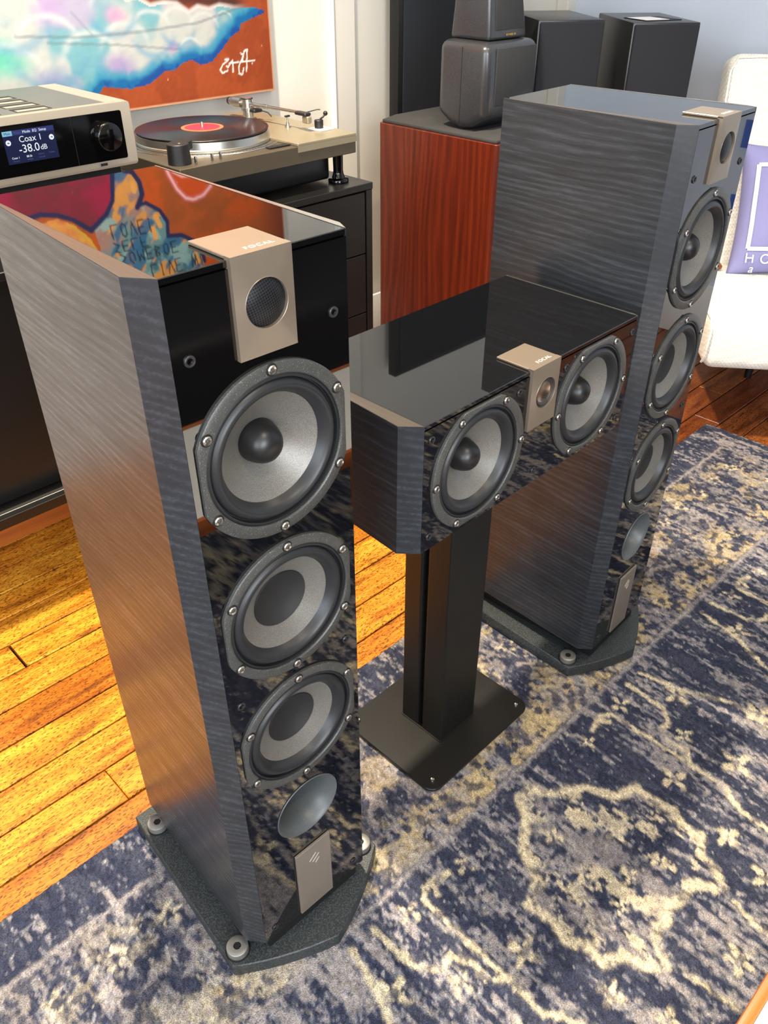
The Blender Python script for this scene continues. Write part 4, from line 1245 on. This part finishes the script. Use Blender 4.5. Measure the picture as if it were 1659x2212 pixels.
# ================================================================== ARMCHAIR AND CUSHION
cxr, cyr = W2R(.888, 2.096)
chz = -.126 - TH
ch = thing('armchair', 'white woven armchair standing beside the far tower speaker', 'armchair', (cxr, cyr, 0), chz)
def soft_box(name, lo, hi, r, mat, parent, cuts=0, puff=0.0):
    bm = bmesh.new(); bmesh.ops.create_cube(bm, size=1)
    for v_ in bm.verts:
        v_.co = Vector([(lo[i] + hi[i]) / 2 + v_.co[i] * (hi[i] - lo[i]) for i in range(3)])
    bevel_bm(bm, r, 5)
    return from_bm(name, bm, mat, parent, auto=1.2)
soft_box('seat_cushion', (0.0, 0.0, .245), (.66, .60, .392), .035, 'upholstery', ch)
tube('seat_piping', [(.004, .03, .258), (.004, .006, .285), (.004, .006, .36), (.004, .03, .386), (.004, .40, .390)], .0035, 'upholstery', ch, 8)
bk = soft_box('backrest', (0.03, -.075, 0.0), (.66, .045, .605), .035, 'upholstery', ch)
bk.location = (.012, .53, .36); bk.rotation_euler = (-.24, 0, 0)
tube('back_piping', [(.034, -.071, .02), (.034, -.071, .555), (.05, -.071, .592), (.30, -.071, .601), (.62, -.071, .601)], .0035, 'upholstery', bk, 8)
LEGZ = .0005
for x, y_ in ((.30, .17), (.48, .17), (.30, .50), (.48, .50)):
    lathe('leg', [(0, LEGZ), (.012, LEGZ), (.020, .24), (.020, .25), (0, .25)], 'black', ch, 20, 'z', (x, y_, 0))
tube('wooden_rail', [(.062, .47, .404), (.080, .435, .4045), (.092, .415, .405), (.098, .405, .405)], .014, 'legwood', ch, 16, None, [.012, .0125, .012, .007])

def cushion(parent_label):
    root = thing('throw_cushion', parent_label, 'cushion', (0, 0, 0))
    n = 40; S = .375
    t = np.linspace(-1, 1, n)
    A, B = np.meshgrid(t, t)
    th = (1 - np.abs(A) ** 3.0) * (1 - np.abs(B) ** 3.0)
    thick = .062 * np.clip(th, 0, 1) ** .55
    pin = 1 - .07 * (1 - np.abs(A) ** 2) * np.abs(B) ** 3, 1 - .07 * (1 - np.abs(B) ** 2) * np.abs(A) ** 3
    U = A * S / 2 * pin[1]; V = B * S / 2 * pin[0]
    wr = (fbm(A * 3 + 3, B * 3 + 1, 3, 401) - .5) * .012 * np.clip(th, 0, 1)
    verts, faces = [], []
    for s in (1, -1):
        for i in range(n):
            for j in range(n):
                verts.append((U[i, j], -s * (thick[i, j] + (wr[i, j] if s > 0 else 0)), V[i, j] + S / 2))
    for s in range(2):
        o = s * n * n
        for i in range(n - 1):
            for j in range(n - 1):
                q = (o + i * n + j, o + i * n + j + 1, o + (i + 1) * n + j + 1, o + (i + 1) * n + j)
                faces.append(q if s == 0 else q[::-1])
    bm = bmesh.new(); bv = [bm.verts.new(v_) for v_ in verts]
    for f in faces:
        bm.faces.new([bv[k] for k in f])
    bmesh.ops.remove_doubles(bm, verts=bm.verts, dist=1e-4)
    body = from_bm('cushion_body', bm, 'cushion', root, smooth=True)
    def surf(u, v):
        a, b_ = u / (S / 2), (v - S / 2) / (S / 2)
        q = max(0, (1 - abs(a) ** 3) * (1 - abs(b_) ** 3))
        ii = min(n - 1, max(0, int(round((b_ + 1) / 2 * (n - 1))))); jj = min(n - 1, max(0, int(round((a + 1) / 2 * (n - 1)))))
        return -(.062 * q ** .55 + wr[ii, jj]) - .0022
    def strip(nm, pts, w):
        vs2, fs2 = [], []
        N = 24
        P = []
        for (u0, v0), (u1, v1) in zip(pts, pts[1:]):
            for k in range(N):
                P.append((u0 + (u1 - u0) * k / N, v0 + (v1 - v0) * k / N))
        P.append(pts[-1])
        for k, (u, v) in enumerate(P):
            u2, v2 = P[min(k + 1, len(P) - 1)]; u1, v1 = P[max(k - 1, 0)]
            L = math.hypot(u2 - u1, v2 - v1) or 1
            nx, nz = -(v2 - v1) / L * w / 2, (u2 - u1) / L * w / 2
            for sg in (-1, 1):
                uu, vv = u + sg * nx, v + sg * nz
                vs2.append((uu, surf(uu, vv), vv))
        for k in range(len(P) - 1):
            fs2.append((2 * k, 2 * k + 1, 2 * k + 3, 2 * k + 2))
        return mesh_obj(nm, vs2, fs2, 'print', body, True)
    x0, x1, z0, z1 = -.146, .146, .078, .312
    for k, (p, q) in enumerate((((x0, z0), (x0, z1)), ((x0, z1), (x1, z1)), ((x1, z1), (x1, z0)), ((x1, z0), (x0, z0)))):
        strip('printed_frame', [p, q], .011)
    strip('printed_mark', [(-.085, .200), (-.063, .226)], .02)
    strip('printed_mark', [(-.063, .226), (-.041, .200)], .02)
    for s_, u, v, sz, sh in (('H', -.136, .050, .040, 0), ('O', -.092, .048, .040, 0), ('a', -.126, .020, .034, .3)):
        t_ = text('printed_letter', s_, sz, 'print', body, (0, 0, 0), 'front', .0003, 'CENTER', sh)
        t_.location = (u, surf(u, v) - .002, v)
    return root
cu = cushion('lavender cushion with white printed frame and letters on the armchair')
wx, wy = W2R(1.236, 2.452)
cu.location = (wx, wy, .386); cu.rotation_euler = (-.34, 0, chz + .04)

# ================================================================== COFFEE TABLE AND SOFA (right and below the frame)
tb = thing('coffee_table', 'white topped coffee table with orange wood rim at the lower right corner', 'table', (0, 0, 0))
tx0, tx1, ty0, ty1, tz = .40, 1.20, -.30, .0155, .400
box('rim', (tx0, ty1 - .012, tz - .035), (tx1, ty1, tz + .001), 'tablewood', tb, .004, 2)
box('rim', (tx0, ty0, tz - .035), (tx1, ty0 + .012, tz + .001), 'tablewood', tb, .004, 2)
box('rim', (tx0, ty0 + .012, tz - .035), (tx0 + .012, ty1 - .012, tz + .001), 'tablewood', tb, .004, 2)
box('rim', (tx1 - .012, ty0 + .012, tz - .035), (tx1, ty1 - .012, tz + .001), 'tablewood', tb, .004, 2)
box('table_top', (tx0 + .012, ty0 + .012, tz - .012), (tx1 - .012, ty1 - .012, tz - .002), 'tabletop', tb)
for x in (tx0 + .04, tx1 - .04):
    for y_ in (ty0 + .04, ty1 - .04):
        lathe('leg', [(0, .0138), (.010, .0138), (.016, tz - .012), (0, tz - .012)], 'tablewood', tb, 20, 'z', (x, y_, 0))
so = thing('sofa', 'black leather sofa behind the coffee table, mirrored in the near tower', 'sofa', (1.35, -1.05, 0), 0)
soft_box('seat', (-.95, -.40, .12), (.95, .45, .43), .05, 'sofa', so)
soft_box('backrest', (-.95, -.62, .12), (.95, -.36, .85), .06, 'sofa', so)
for s in (-1, 1):
    soft_box('armrest', (s * .95 - (.0 if s > 0 else .18), -.62, .12), (s * .95 + (.18 if s > 0 else 0), .45, .62), .05, 'sofa', so)
    for y_ in (-.5, .35):
        lathe('foot', [(0, 0.0135), (.02, 0.0135), (.025, .125), (0, .125)], 'black', so, 16, 'z', (s * .85, y_, 0))

# ================================================================== CABLES HANGING ON THE RIGHT WALL
cb = thing('cable_pack', 'pale blue cables on a blue card hanging from the right wall', 'cable', (2.918, .085, 0), PI / 2)
# local x runs along the wall, local y points into the wall
box('header_card', (-.055, -.004, .668), (.055, -.001, .752), 'bluebox', cb, .0008, 1)
box('header_card', (-.050, -.010, .470), (.050, -.007, .520), 'bluebox', cb, .0008, 1)
for k in range(3):
    r1 = .045 + .007 * k
    pts = [((r1 * .62) * math.sin(t * 2 * PI / 28), -.018 - .007 * k, .565 + 1.55 * r1 * math.cos(t * 2 * PI / 28)) for t in range(29)]
    tube('cable_coil', pts, .0042, 'cable', cb, 8)
box('cable_tie', (-.012, -.040, .610), (.012, -.010, .626), 'black', cb, .002, 1)
for x in (-.03, .028):
    tube('cable_plug', [(x, -.02, .535), (x, -.02, .500)], .006, 'copper', cb, 10)
tube('wall_hook', [(0, .001, .748), (0, -.03, .748), (0, -.034, .756)], .0025, 'steel', cb, 8)
